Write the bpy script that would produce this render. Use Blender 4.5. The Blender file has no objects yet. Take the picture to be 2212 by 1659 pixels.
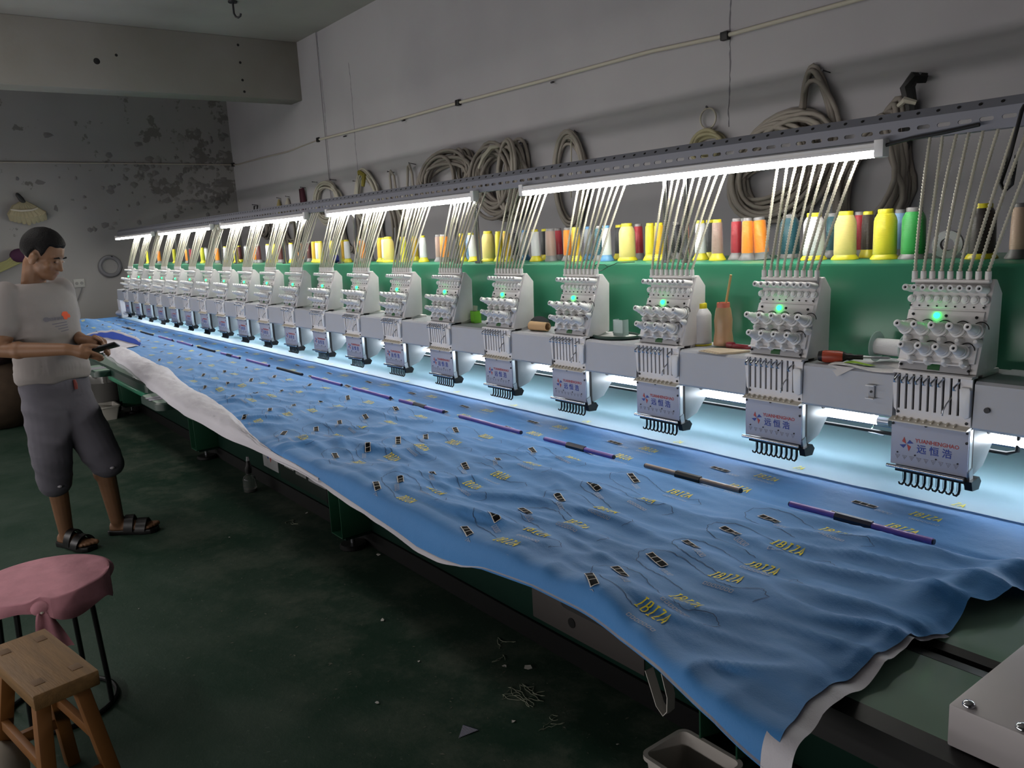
import bpy, bmesh, math, random
from mathutils import Vector, Matrix, noise
random.seed(7)
C = bpy.context.scene.collection
scene = bpy.context.scene
V = Vector
PI = math.pi

# ------------------------------------------------------------------ camera
CAM = V((0.8576, -1.8232, 1.4985))
YAW, PITCH, ROLL, FPX = 0.640920827, 0.185569171, -0.0536948323, 1755.135
fwd = V((-math.cos(YAW)*math.cos(PITCH), math.sin(YAW)*math.cos(PITCH), -math.sin(PITCH)))
r0 = fwd.cross(V((0, 0, 1))).normalized(); u0 = r0.cross(fwd)
RGT = math.cos(ROLL)*r0 + math.sin(ROLL)*u0
UPV = -math.sin(ROLL)*r0 + math.cos(ROLL)*u0
cam_d = bpy.data.cameras.new('camera'); cam = bpy.data.objects.new('camera', cam_d); C.objects.link(cam)
cam_d.sensor_fit = 'HORIZONTAL'; cam_d.sensor_width = 36.0; cam_d.lens = 36.0*FPX/2212.0
cam_d.clip_start = 0.05; cam_d.clip_end = 60
M3 = Matrix((RGT, UPV, -fwd)).transposed()
cam.matrix_world = Matrix.Translation(CAM) @ M3.to_4x4()
scene.camera = cam

# ------------------------------------------------------------------ light and exposure
scene.view_settings.view_transform = 'Standard'
try: scene.view_settings.look = 'None'
except Exception: pass
scene.view_settings.gamma = 1.0
scene.view_settings.use_curve_mapping = False
scene.view_settings.exposure = 0.42
TUBE_E = 50.0        # rail lamps
WORK_E = 18.0        # lamps under the arm
LED_E = 9.0
w = bpy.data.worlds.new('world'); scene.world = w; w.use_nodes = True
w.node_tree.nodes['Background'].inputs[0].default_value = (0.5, 0.5, 0.55, 1)
w.node_tree.nodes['Background'].inputs[1].default_value = 0.02
def area(name, loc, rot, sx, sy, power, col):
    l = bpy.data.lights.new(name, 'AREA'); l.shape = 'RECTANGLE'; l.size = sx; l.size_y = sy
    l.energy = power; l.color = col
    o = bpy.data.objects.new(name, l); C.objects.link(o); o.location = loc; o.rotation_euler = rot
    return o
# added fill light, low and out of view, to brighten the head fronts
area('front_fill', (-3.6, -3.1, 0.80), (math.radians(120), 0, 0), 9.0, 0.10, 48, (1.0, 0.955, 0.93))
# ceiling tube in the rest of the hall, behind and to the left of the photographer
area('hall_tube', (-4.6, -2.6, 3.30), (math.radians(24), 0, 0), 3.6, 0.25, 32, (1.0, 0.95, 0.92))
cy = scene.cycles
cy.max_bounces = 6; cy.diffuse_bounces = 3; cy.glossy_bounces = 3; cy.transmission_bounces = 6; cy.transparent_max_bounces = 8
cy.caustics_reflective = False; cy.caustics_refractive = False
cy.sample_clamp_indirect = 4.0

# ------------------------------------------------------------------ materials
def s2l(c):
    if isinstance(c, str):
        c = [int(c[i:i+2], 16)/255 for i in (0, 2, 4)]
    return tuple((x/12.92 if x <= 0.04045 else ((x+0.055)/1.055)**2.4) for x in c)
MATS = {}
def mat(name, col, rough=0.5, metal=0.0, vary=0.0, scale=8.0, bump=0.0, bscale=60.0, emit=0.0, trans=0.0, spec=0.5, col2=None, alpha=1.0, sheen=0.0, stretch=None):
    if name in MATS: return MATS[name]
    m = bpy.data.materials.new(name); m.use_nodes = True
    nt = m.node_tree; b = nt.nodes['Principled BSDF']
    c = s2l(col) + (1,)
    b.inputs['Base Color'].default_value = c
    b.inputs['Roughness'].default_value = rough; b.inputs['Metallic'].default_value = metal
    b.inputs['Specular IOR Level'].default_value = spec
    if emit:
        b.inputs['Emission Color'].default_value = c; b.inputs['Emission Strength'].default_value = emit
    if trans: b.inputs['Transmission Weight'].default_value = trans
    if alpha < 1: b.inputs['Alpha'].default_value = alpha
    if sheen: b.inputs['Sheen Weight'].default_value = sheen
    tc = None
    def coords():
        nonlocal tc
        if tc is None:
            tc = nt.nodes.new('ShaderNodeTexCoord')
            if stretch:
                mp = nt.nodes.new('ShaderNodeMapping'); mp.inputs['Scale'].default_value = stretch
                nt.links.new(tc.outputs['Object'], mp.inputs[0]); tc = mp; return mp.outputs[0]
        return tc.outputs[0] if stretch else tc.outputs['Object']
    if vary or col2:
        n = nt.nodes.new('ShaderNodeTexNoise'); n.inputs['Scale'].default_value = scale; n.inputs['Detail'].default_value = 5
        nt.links.new(coords(), n.inputs['Vector'])
        r = nt.nodes.new('ShaderNodeValToRGB')
        r.color_ramp.elements[0].position = 0.35; r.color_ramp.elements[1].position = 0.65
        if col2: a2, a1 = s2l(col2) + (1,), c
        else: a1 = tuple(min(1, x*(1+vary)) for x in c[:3]) + (1,); a2 = tuple(x*(1-vary) for x in c[:3]) + (1,)
        r.color_ramp.elements[0].color = a2; r.color_ramp.elements[1].color = a1
        nt.links.new(n.outputs['Fac'], r.inputs['Fac']); nt.links.new(r.outputs['Color'], b.inputs['Base Color'])
    if bump:
        n2 = nt.nodes.new('ShaderNodeTexNoise'); n2.inputs['Scale'].default_value = bscale; n2.inputs['Detail'].default_value = 4
        nt.links.new(coords(), n2.inputs['Vector'])
        bp = nt.nodes.new('ShaderNodeBump'); bp.inputs['Strength'].default_value = bump; bp.inputs['Distance'].default_value = 0.01
        nt.links.new(n2.outputs['Fac'], bp.inputs['Height']); nt.links.new(bp.outputs['Normal'], b.inputs['Normal'])
    MATS[name] = m
    return m
def N(nt, t, **kw):
    n = nt.nodes.new(t)
    for k, v in kw.items(): n.inputs[k].default_value = v
    return n

white = mat('white_paint', 'E3E0E0', 0.38, vary=0.03, scale=20)
white2 = mat('white_plastic', 'E8E7E6', 0.35)
cream = mat('ivory_plastic', 'D6CFC0', 0.45)
greyp = mat('grey_panel', 'A4A4A8', 0.4)
green = mat('green_enamel', '3B8768', 0.28, vary=0.05, scale=3, bump=0.03, bscale=9)
green2 = mat('dark_green_enamel', '16332A', 0.4, vary=0.08, scale=4)
labelg = mat('green_label', '1F5A2C', 0.5)
black = mat('black_rubber', '0D0D0F', 0.5)
blackm = mat('black_metal', '17181A', 0.35, metal=0.4)
dark = mat('dark_slot', '0A0A0C', 0.8)
chrome = mat('chrome', 'C8CACE', 0.16, metal=1.0)
steel = mat('brushed_steel', 'A9ABB0', 0.33, metal=1.0)
galv = mat('painted_steel_rail', '83858F', 0.45, metal=0.3)
alu = mat('cast_arm_paint', '7B8184', 0.3, vary=0.05, scale=15)
boardm = mat('green_laminate', '6E8577', 0.08, vary=0.05, scale=7); boardw = mat('worn_green_laminate', '6E8577', 0.5, vary=0.06, scale=7)
blueprint = mat('blue_print', '1F3C92', 0.5)
redprint = mat('red_print', 'B03A34', 0.5)
greyprint = mat('grey_print', '7E7F88', 0.5)
tubem = mat('lamp_tube', 'FFFCF5', 0.4, emit=TUBE_E)
workm = mat('work_lamp_tube', 'F0F7FF', 0.4, emit=WORK_E)
ledm = mat('green_led', '14E85A', 0.4, emit=LED_E)
tubeplastic = mat('spring_tube_plastic', 'DEDAC8', 0.35, trans=0.0, alpha=0.82)
woodm = mat('worn_wood', '70532F', 0.6, vary=0.16, scale=6, stretch=(1, 9, 9), bump=0.15, bscale=25)

# ------------------------------------------------------------------ geometry builder
class G:
    def __init__(s): s.v = []; s.f = []; s.m = []
    def add(s, vs, fs, mi=0):
        o = len(s.v); s.v += [tuple(q) for q in vs]
        for f in fs: s.f.append(tuple(i+o for i in f)); s.m.append(mi)
    def box(s, x0, x1, y0, y1, z0, z1, mi=0):
        vs = [(x, y, z) for x in (x0, x1) for y in (y0, y1) for z in (z0, z1)]
        s.add(vs, [(0,1,3,2), (4,6,7,5), (0,4,5,1), (2,3,7,6), (0,2,6,4), (1,5,7,3)], mi); return s
    def prism(s, poly, ax, a, b, mi=0):
        # poly: 2D points in the two other axes (in xyz order); extruded along axis ax from a to b
        n = len(poly); vs = []
        for t in (a, b):
            for p, q in poly:
                vs.append((t, p, q) if ax == 0 else ((p, t, q) if ax == 1 else (p, q, t)))
        fs = [tuple(range(n))[::-1], tuple(range(n, 2*n))] + [(i, (i+1) % n, n+(i+1) % n, n+i) for i in range(n)]
        s.add(vs, fs, mi); return s
    def cyl(s, p0, p1, ra, rb=None, n=12, mi=0, caps=True):
        rb = ra if rb is None else rb
        return s.rev(p0, V(p1)-V(p0), [(ra, 0), (rb, 1)], n, mi, caps)
    def rev(s, p0, axis, prof, n=16, mi=0, caps=True):
        # surface of revolution: prof = [(radius, t)] with t along axis (in units of axis)
        p0 = V(p0); axis = V(axis); d = axis.normalized()
        a = d.orthogonal().normalized(); b = d.cross(a); vs = []; fs = []
        for r, t in prof:
            for k in range(n):
                th = 2*PI*k/n; vs.append(p0 + axis*t + (a*math.cos(th) + b*math.sin(th))*r)
        for i in range(len(prof)-1):
            for k in range(n):
                fs.append((i*n+k, i*n+(k+1) % n, (i+1)*n+(k+1) % n, (i+1)*n+k))
        if caps:
            fs.append(tuple(range(n))[::-1]); fs.append(tuple(range((len(prof)-1)*n, len(prof)*n)))
        s.add(vs, fs, mi); return s
    def tube(s, pts, r, n=8, mi=0, caps=True, closed=False):
        pts = [V(p) for p in pts]; m = len(pts)
        rs = r if isinstance(r, (list, tuple)) else [r]*m
        tan = []
        for i in range(m):
            a = pts[(i-1) % m] if (closed or i > 0) else pts[0]; b = pts[(i+1) % m] if (closed or i < m-1) else pts[-1]
            t = b-a; tan.append(t.normalized() if t.length > 1e-9 else V((0, 0, 1)))
        nrm = tan[0].orthogonal().normalized(); vs = []; fs = []
        for i in range(m):
            nrm = (nrm - tan[i]*nrm.dot(tan[i]))
            nrm = nrm.normalized() if nrm.length > 1e-6 else tan[i].orthogonal().normalized()
            bn = tan[i].cross(nrm)
            for k in range(n):
                th = 2*PI*k/n; vs.append(pts[i] + (nrm*math.cos(th) + bn*math.sin(th))*rs[i])
        for i in range(m if closed else m-1):
            j = (i+1) % m
            for k in range(n): fs.append((i*n+k, i*n+(k+1) % n, j*n+(k+1) % n, j*n+k))
        if caps and not closed:
            fs.append(tuple(range(n))[::-1]); fs.append(tuple(range((m-1)*n, m*n)))
        s.add(vs, fs, mi); return s
    def grid(s, fn, nu, nv, mi=0, flip=False):
        vs = [fn(i/nu, j/nv) for i in range(nu+1) for j in range(nv+1)]; w_ = nv+1
        fs = [(i*w_+j, (i+1)*w_+j, (i+1)*w_+j+1, i*w_+j+1) for i in range(nu) for j in range(nv)]
        if flip: fs = [f[::-1] for f in fs]
        s.add(vs, fs, mi); return s
    def ball(s, c, r, n=12, m=8, mi=0, sc=(1, 1, 1)):
        prof = [(max(1e-4, math.sin(PI*i/m))*r, -math.cos(PI*i/m)*r) for i in range(m+1)]
        o = len(s.v); s.rev((0, 0, 0), (0, 0, 1), prof, n, mi, True)
        for i in range(o, len(s.v)):
            x, y, z = s.v[i]; s.v[i] = (x*sc[0]+c[0], y*sc[1]+c[1], z*sc[2]+c[2])
        return s
    def mesh(s, name, mats, bevel=0.0, smooth=40, seg=2):
        me = bpy.data.meshes.new(name); me.from_pydata(s.v, [], s.f)
        if not isinstance(mats, (list, tuple)): mats = [mats]
        for m in mats: me.materials.append(m)
        if len(mats) > 1: me.polygons.foreach_set('material_index', s.m)
        if bevel:
            bm = bmesh.new(); bm.from_mesh(me)
            es = [e for e in bm.edges if len(e.link_faces) == 2 and e.calc_face_angle(0) > 0.6]
            bmesh.ops.bevel(bm, geom=es, offset=bevel, segments=seg, affect='EDGES', profile=0.5, clamp_overlap=True)
            bm.to_mesh(me); bm.free()
        if smooth:
            me.polygons.foreach_set('use_smooth', [True]*len(me.polygons))
            try: me.set_sharp_from_angle(angle=math.radians(smooth))
            except Exception: pass
        me.update()
        return me
    def obj(s, name, mats, parent=None, bevel=0.0, smooth=40, loc=None, seg=2):
        return link(name, s.mesh(name, mats, bevel, smooth, seg), parent, loc)
def link(name, me, parent=None, loc=None):
    o = bpy.data.objects.new(name, me); C.objects.link(o)
    if parent is not None: o.parent = parent
    if loc is not None: o.location = loc
    return o
def tag(o, label=None, cat=None, group=None, kind=None):
    if label: o['label'] = label
    if cat: o['category'] = cat
    if group: o['group'] = group
    if kind: o['kind'] = kind
    return o
def thing(name, label, cat, loc=(0, 0, 0), rz=0.0, group=None):
    o = bpy.data.objects.new(name, None); o.empty_display_size = 0.1; C.objects.link(o)
    o.location = loc; o.rotation_euler = (0, 0, rz)
    return tag(o, label, cat, group)
def dup(root, loc=None, label=None, rz=None):
    r = root.copy(); C.objects.link(r)
    if loc is not None: r.location = loc
    if rz is not None: r.rotation_euler = (0, 0, rz)
    if label: r['label'] = label
    for ch in list(root.children):
        c_ = ch.copy(); C.objects.link(c_); c_.parent = r
        for g in list(ch.children):
            d = g.copy(); C.objects.link(d); d.parent = c_
    return r
def kind(o, k): o['kind'] = k; return o
ORD = ['nearest', 'second', 'third', 'fourth', 'fifth', 'sixth', 'seventh', 'eighth', 'ninth', 'tenth', 'eleventh', 'twelfth', 'thirteenth',
       'fourteenth', 'fifteenth', 'sixteenth', 'seventeenth', 'eighteenth', 'nineteenth', 'twentieth']
def text_mesh(body, size, name, depth=0.0, align='LEFT', shear=0.0, space=1.0, bold=0.0):
    cu = bpy.data.curves.new(name, 'FONT'); cu.body = body; cu.size = size; cu.extrude = depth; cu.align_x = align
    cu.shear = shear; cu.space_character = space; cu.resolution_u = 2; cu.offset = bold
    o = bpy.data.objects.new(name, cu); C.objects.link(o)
    dg = bpy.context.evaluated_depsgraph_get(); dg.update()
    me = bpy.data.meshes.new_from_object(o.evaluated_get(dg))
    bpy.data.objects.remove(o); me.name = name
    return me
# ------------------------------------------------------------------ room
WY, WX, CZ = 1.6, -9.0, 3.37
def plaster(name, base, stain, blot=0.0, cracks=(), edge=False):
    m = bpy.data.materials.new(name); m.use_nodes = True; nt = m.node_tree; b = nt.nodes['Principled BSDF']
    b.inputs['Roughness'].default_value = 0.85; b.inputs['Specular IOR Level'].default_value = 0.2
    g = N(nt, 'ShaderNodeNewGeometry'); L = nt.links.new
    n1 = N(nt, 'ShaderNodeTexNoise', Scale=0.9, Detail=6.0); L(g.outputs['Position'], n1.inputs['Vector'])
    n2 = N(nt, 'ShaderNodeTexNoise', Scale=7.0, Detail=8.0, Roughness=0.65); L(g.outputs['Position'], n2.inputs['Vector'])
    mx = nt.nodes.new('ShaderNodeMixRGB'); mx.inputs[1].default_value = s2l(base)+(1,); mx.inputs[2].default_value = s2l(stain)+(1,)
    r = nt.nodes.new('ShaderNodeValToRGB'); r.color_ramp.elements[0].position = 0.4; r.color_ramp.elements[1].position = 0.75
    L(n1.outputs['Fac'], r.inputs['Fac']); L(r.outputs['Color'], mx.inputs['Fac'])
    out = mx.outputs[0]
    if blot:
        # peeled patches: dark grey where the paint has come off, dense near the corner
        sp = N(nt, 'ShaderNodeSeparateXYZ'); L(g.outputs['Position'], sp.inputs[0])
        n3 = N(nt, 'ShaderNodeTexNoise', Scale=5.5, Detail=5.0, Roughness=0.6); L(g.outputs['Position'], n3.inputs['Vector'])
        n4 = N(nt, 'ShaderNodeTexNoise', Scale=1.3, Detail=2.0); L(g.outputs['Position'], n4.inputs['Vector'])
        def mr(sock, a, b_, c_, d):
            q = nt.nodes.new('ShaderNodeMapRange'); q.inputs[1].default_value = a; q.inputs[2].default_value = b_; q.inputs[3].default_value = c_; q.inputs[4].default_value = d
            q.clamp = True; L(sock, q.inputs[0]); return q.outputs[0]
        ym = mr(sp.outputs['Y'], -0.6, 1.1, 0.0, 1.0); zm = mr(sp.outputs['Z'], 1.75, 2.2, 0.0, 1.0)
        zt = mr(sp.outputs['Z'], 3.05, 2.7, 0.55, 1.0)
        def mul(a, b_, op='MULTIPLY'):
            q = nt.nodes.new('ShaderNodeMath'); q.operation = op
            for i, t in enumerate((a, b_)):
                if hasattr(t, 'links'): L(t, q.inputs[i])
                else: q.inputs[i].default_value = t
            return q.outputs[0]
        dens = mul(mul(ym, zm), zt)
        f = mul(mul(n3.outputs['Fac'], mul(dens, 0.17), 'ADD'), mul(n4.outputs['Fac'], 0.25), 'ADD')
        f = mr(f, 0.80, 0.83, 0.0, 1.0)
        m2 = nt.nodes.new('ShaderNodeMixRGB'); m2.inputs[2].default_value = s2l('6C6967')+(1,)
        L(f, m2.inputs['Fac']); L(out, m2.inputs[1]); out = m2.outputs[0]
    L(out, b.inputs['Base Color'])
    bp = N(nt, 'ShaderNodeBump', Strength=0.25, Distance=0.01); L(n2.outputs['Fac'], bp.inputs['Height']); L(bp.outputs['Normal'], b.inputs['Normal'])
    return m
wallm = plaster('wall_plaster', 'B1AEB2', 'A3A0A5')
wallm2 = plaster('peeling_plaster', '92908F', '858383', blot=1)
ceilm = plaster('ceiling_plaster', 'ACA9A4', '97938D')
beamm = plaster('beam_plaster', '989590', '86827A')
def floor_mat():
    m = bpy.data.materials.new('worn_green_floor_paint'); m.use_nodes = True; nt = m.node_tree; b = nt.nodes['Principled BSDF']; L = nt.links.new
    g = N(nt, 'ShaderNodeNewGeometry')
    n1 = N(nt, 'ShaderNodeTexNoise', Scale=1.6, Detail=8.0, Roughness=0.7); L(g.outputs['Position'], n1.inputs['Vector'])
    n2 = N(nt, 'ShaderNodeTexNoise', Scale=38.0, Detail=6.0, Roughness=0.75); L(g.outputs['Position'], n2.inputs['Vector'])
    r = nt.nodes.new('ShaderNodeValToRGB'); e = r.color_ramp.elements
    e[0].position = 0.36; e[0].color = s2l('1C382A')+(1,); e[1].position = 0.66; e[1].color = s2l('38493E')+(1,)
    L(n1.outputs['Fac'], r.inputs['Fac'])
    r2 = nt.nodes.new('ShaderNodeValToRGB'); e = r2.color_ramp.elements
    e[0].position = 0.60; e[0].color = (0, 0, 0, 1); e[1].position = 0.76; e[1].color = (1, 1, 1, 1)
    L(n2.outputs['Fac'], r2.inputs['Fac'])
    mx = nt.nodes.new('ShaderNodeMixRGB'); mx.inputs[2].default_value = s2l('5F6A5F')+(1,)
    L(r2.outputs['Color'], mx.inputs['Fac']); L(r.outputs['Color'], mx.inputs[1])
    # paint worn through to grey along the walkway beside the machine
    sp = N(nt, 'ShaderNodeSeparateXYZ'); L(g.outputs['Position'], sp.inputs[0])
    q = nt.nodes.new('ShaderNodeMapRange'); q.inputs[1].default_value = -1.25; q.inputs[2].default_value = -0.45; L(sp.outputs['Y'], q.inputs[0])
    n5 = N(nt, 'ShaderNodeTexNoise', Scale=3.3, Detail=9.0, Roughness=0.74); L(g.outputs['Position'], n5.inputs['Vector'])
    q2 = nt.nodes.new('ShaderNodeMapRange'); q2.inputs[1].default_value = 0.47; q2.inputs[2].default_value = 0.66; q2.inputs[4].default_value = 0.6; L(n5.outputs['Fac'], q2.inputs[0])
    mu = nt.nodes.new('ShaderNodeMath'); mu.operation = 'MULTIPLY'; L(q.outputs[0], mu.inputs[0]); L(q2.outputs[0], mu.inputs[1])
    mw = nt.nodes.new('ShaderNodeMixRGB'); mw.inputs[2].default_value = s2l('676C60')+(1,); L(mu.outputs[0], mw.inputs['Fac']); L(mx.outputs[0], mw.inputs[1]); mx = mw
    L(mx.outputs[0], b.inputs['Base Color'])
    mr = nt.nodes.new('ShaderNodeMapRange'); mr.inputs[3].default_value = 0.42; mr.inputs[4].default_value = 0.75
    L(n1.outputs['Fac'], mr.inputs[0]); L(mr.outputs[0], b.inputs['Roughness']); b.inputs['Specular IOR Level'].default_value = 0.35
    bp = N(nt, 'ShaderNodeBump', Strength=0.35, Distance=0.004); L(n2.outputs['Fac'], bp.inputs['Height']); L(bp.outputs['Normal'], b.inputs['Normal'])
    return m
XR, YF = 4.6, -5.4
T = 0.12
kind(G().box(WX-T, XR+T, YF-T, WY+T, -T, 0).obj('floor', floor_mat()), 'structure')
kind(G().box(WX-T, XR+T, YF-T, WY+T, CZ, CZ+T).obj('ceiling', ceilm), 'structure')
kind(G().box(WX-T, XR+T, WY, WY+T, 0, CZ).obj('wall_back', wallm), 'structure')
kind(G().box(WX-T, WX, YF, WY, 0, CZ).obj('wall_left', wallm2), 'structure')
kind(G().box(XR, XR+T, YF, WY, 0, CZ).obj('wall_right', wallm), 'structure')
kind(G().box(WX-T, XR+T, YF-T, YF, 0, CZ).obj('wall_front', wallm), 'structure')
kind(G().box(-7.12, -6.85, YF, WY, 2.842, CZ).obj('trim_1', beamm, bevel=0.006), 'structure')   # concrete ceiling beam
# shallow column where the beam meets the back wall
kind(G().box(-7.10, -6.42, WY-0.010, WY, 0, CZ).obj('trim_2', wallm), 'structure')

# ------------------------------------------------------------------ embroidery machine
X0, X1 = -7.98, 0.62     # machine ends
machine = thing('embroidery_machine', 'long green and white embroidery machine frame carrying all twenty heads along the back wall', 'machine', (-3.7, 0.1, 0))
def mpart(g, name, m, bevel=0.0, smooth=40, parent=None):
    o = g.obj(name, m, None, bevel, smooth); o.parent = parent or machine
    if parent is None: o.location = (3.7, -0.1, 0)
    return o
mpart(G().box(X0, X1, 0.12, 0.55, 1.035, 1.374), 'back_beam', green, 0.008)
mpart(G().box(X0, X1, -0.125, 0.45, 0.08, 0.80), 'base_beam', green2, 0.004)
mpart(G().box(X0, X1, -0.132, 0.45, 0.0, 0.078), 'skirting', black)
mpart(G().box(-8.07, -7.95, -0.05, 0.12, 0.845, 1.04), 'end_column', white, 0.006)
mpart(G().box(0.62, 0.74, 0.0, 0.5, 0.80, 1.30), 'end_column', white, 0.006)
# white arm covers between the heads
HX = [-0.4*i for i in range(20)]
def arm_cover(xa, xb):
    g = G(); g.prism([(-0.058, 1.036), (-0.064, 1.042), (-0.060, 1.134), (-0.054, 1.140), (0.12, 1.140), (0.12, 1.036)], 0, xa, xb)
    return mpart(g, 'arm_cover', mat('grey_arm_paint', 'B0B2B8', 0.4, vary=0.02), 0.0, 30)
for i in range(20):
    arm_cover(HX[i]-0.4+0.105, HX[i]-0.066) if i < 19 else arm_cover(-7.96, HX[i]-0.066)
for i in range(20):
    mpart(G().box(HX[i]-0.064, HX[i]+0.103, -0.03, 0.12, 1.036, 1.138), 'arm_core', greyp)
rc = arm_cover(0.107, 0.270)
tag(rc, 'right-hand end cover with a screw')
sc = mpart(G().rev((0.135, -0.063, 1.083), (0, -0.004, 0), [(0.006, 0), (0.006, 1)], 10), 'screw', blackm)
# opened end of the arm with its dark rounded window
g = G()
g.prism([(0.272, 1.036), (0.60, 1.036), (0.60, 1.140), (0.272, 1.140)], 1, -0.01, 0.0)
mpart(g, 'end_cover', white)
g = G(); pts = [(0.300, 1.036), (0.58, 1.036), (0.58, 1.10)] + [(0.44+0.14*math.cos(a), 1.085+0.045*math.sin(a)) for a in [0.1+i*0.3 for i in range(10)]] + [(0.300, 1.09)]
g.prism(pts, 1, -0.013, -0.010); mpart(g, 'window_opening', dark)
g = G().box(0.27, 0.60, -0.06, -0.01, 1.130, 1.140).box(0.27, 0.276, -0.06, 0.0, 1.036, 1.14); mpart(g, 'cover_rim', white)
# leg boxes with adjustable feet (open steel tube stubs)
def leg_box(xa, xb):
    g = G(); t = 0.006; za, zb, ya, yb = 0.082, 0.312, -0.285, -0.12
    g.box(xa, xa+t, ya, yb, za, zb).box(xb-t, xb, ya, yb, za, zb).box(xa, xb, ya, yb, zb-t, zb).box(xa, xb, ya, yb, za, za+t)
    o = mpart(g, 'leg_box', mat('leg_box_green', '27553F', 0.35), 0.002)
    b = G().box(xa+0.01, xb-0.01, ya+0.02, yb, 0.068, 0.082).obj('base_plate', green2, o)
    c = 0.5*(xa+xb)-0.01
    G().cyl((c, -0.2, 0.0), (c, -0.2, 0.085), 0.011, n=14).obj('foot_rod', steel, o)
    G().rev((c, -0.2, 0.0), (0, 0, 1), [(0.062, 0), (0.066, 0.004), (0.066, 0.018), (0.060, 0.024), (0.018, 0.026)], 28).obj('foot_pad', black, o)
for xa in (-5.115, -2.76, -7.40, -0.45):
    leg_box(xa, xa+0.125)
# maker's plate, dark name panel and switch panel on the front of the base beam
plate = mpart(G().box(-4.075, -3.83, -0.131, -0.125, 0.13, 0.30), 'maker_plate', mat('plate_enamel', 'AEB0B3', 0.4), 0.001)
def pinwheel(x, z, r, y, parent, name='logo', flat=False):
    g = G()
    blades = [((-0.05, 0.02), (-0.32, 0.95), (-0.62, 0.30), 1), ((0.02, 0.05), (0.95, 0.22), (0.40, 0.62), 0), ((0.05, -0.02), (0.32, -0.95), (0.62, -0.30), 1), ((-0.02, -0.05), (-0.95, -0.22), (-0.40, -0.62), 0)]
    for a, b, c_, mi in blades:
        g.prism([(x+r*p, z+r*q) for p, q in (a, b, c_)], 1, y, y-0.0006, mi)
    return g.obj(name, [blueprint, redprint], parent, smooth=0)
pinwheel(-3.96, 0.22, 0.05, -0.1312, plate)
panel = mpart(G().box(-3.80, -2.98, -0.130, -0.125, 0.11, 0.31), 'name_panel', mat('dark_panel', '2A332F', 0.35), 0.001)
g = G()
for k, (xa, ln, z) in enumerate([(-3.74, 0.34, 0.225), (-3.72, 0.12, 0.195), (-3.55, 0.13, 0.185)]):
    x = xa
    while x < xa+ln:
        wd = random.uniform(0.012, 0.022); g.box(x, x+wd, -0.1315, -0.130, z, z+0.016); x += wd+0.006
kind(g.obj('lettering', mat('panel_lettering', 'A8AAAA', 0.5), panel), 'stuff')
G().box(-3.36, -3.10, -0.135, -0.130, 0.185, 0.200).box(-3.00, -2.75, -0.135, -0.130, 0.185, 0.200).obj('handle_strip', greyp, panel)
G().box(-3.10, -3.00, -0.150, -0.130, 0.12, 0.23).obj('latch', black, panel, 0.004)
sw = mpart(G().box(-1.36, -0.80, -0.1295, -0.125, 0.10, 0.34), 'switch_panel', mat('switch_panel_paint', '54504F', 0.5), 0.004)
G().rev((-1.14, -0.1295, 0.155), (0, -0.003, 0), [(0.018, 0), (0.018, 1)], 16).obj('switch_hole', dark, sw)
# table boards: laminate tops with thick rubber edging
def rrect(x0, x1, y0, y1, r, n=6, corners=(1, 1, 1, 1)):
    P = []
    for (cx, cy_, a0, k) in ((x1-r, y0+r, -PI/2, 0), (x1-r, y1-r, 0, 1), (x0+r, y1-r, PI/2, 2), (x0+r, y0+r, PI, 3)):
        if corners[k]:
            for i in range(n+1): P.append((cx+r*math.cos(a0+i*PI/2/n), cy_+r*math.sin(a0+i*PI/2/n)))
        else:
            P.append((x1 if k in (0, 1) else x0, y0 if k in (0, 3) else y1))
    return P
def board(x0, x1, y0, y1, r=0.04, th=0.045, e=0.018, zt=0.845, trim=black, top=None):
    o = mpart(G().prism(rrect(x0+e, x1-e, y0+e, y1-e, max(0.004, r-e)), 2, zt-th+0.004, zt), 'table_board', top or boardm)
    outer = rrect(x0, x1, y0, y1, r); inner = rrect(x0+e, x1-e, y0+e, y1-e, max(0.004, r-e)); n = len(outer)
    g = G(); vs = [(x, y, z) for (pl, z) in ((outer, zt-th), (outer, zt-0.006), (inner, zt+0.0005), (inner, zt-th)) for x, y in pl]
    fs = []
    for a in range(4):
        b_ = (a+1) % 4
        for i in range(n):
            j = (i+1) % n; fs.append((a*n+i, a*n+j, b_*n+j, b_*n+i))
    g.add(vs, fs); g.obj('edge_trim', trim, o)
    return o
# boards seen uncovered at the right end, then the covered run beneath the cloth
board(-0.30, 0.515, -0.895, -0.655, 0.05, 0.06, 0.030)
board(-0.30, 1.30, -0.640, -0.26, 0.04, 0.045, 0.014)
board(-0.30, 1.30, -0.25, -0.02, 0.03, 0.045, 0.010)
for k in range(5):
    xa = -8.05+1.545*k; board(xa, xa+1.535, -0.90, -0.02, 0.04, 0.045, 0.014, trim=green2)
mpart(G().box(-8.05, 1.30, -0.02, 0.62, 0.800, 0.845), 'needle_table', steel)
for xa in (-3.19, -4.545):
    o = board(xa, xa+0.325, -0.985, -0.86, 0.045, 0.034, 0.008, zt=0.838, trim=green2, top=boardw)
    G().box(xa+0.12, xa+0.155, -0.985, -0.86, 0.8384, 0.8394).box(xa+0.175, xa+0.21, -0.985, -0.86, 0.8384, 0.8394).obj('label_strip', mat('paper_strip', '8B8894', 0.8), o)
mpart(G().box(-4.30, -3.45, -0.905, -0.86, 0.775, 0.80), 'table_bracket', green, 0.003)
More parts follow.
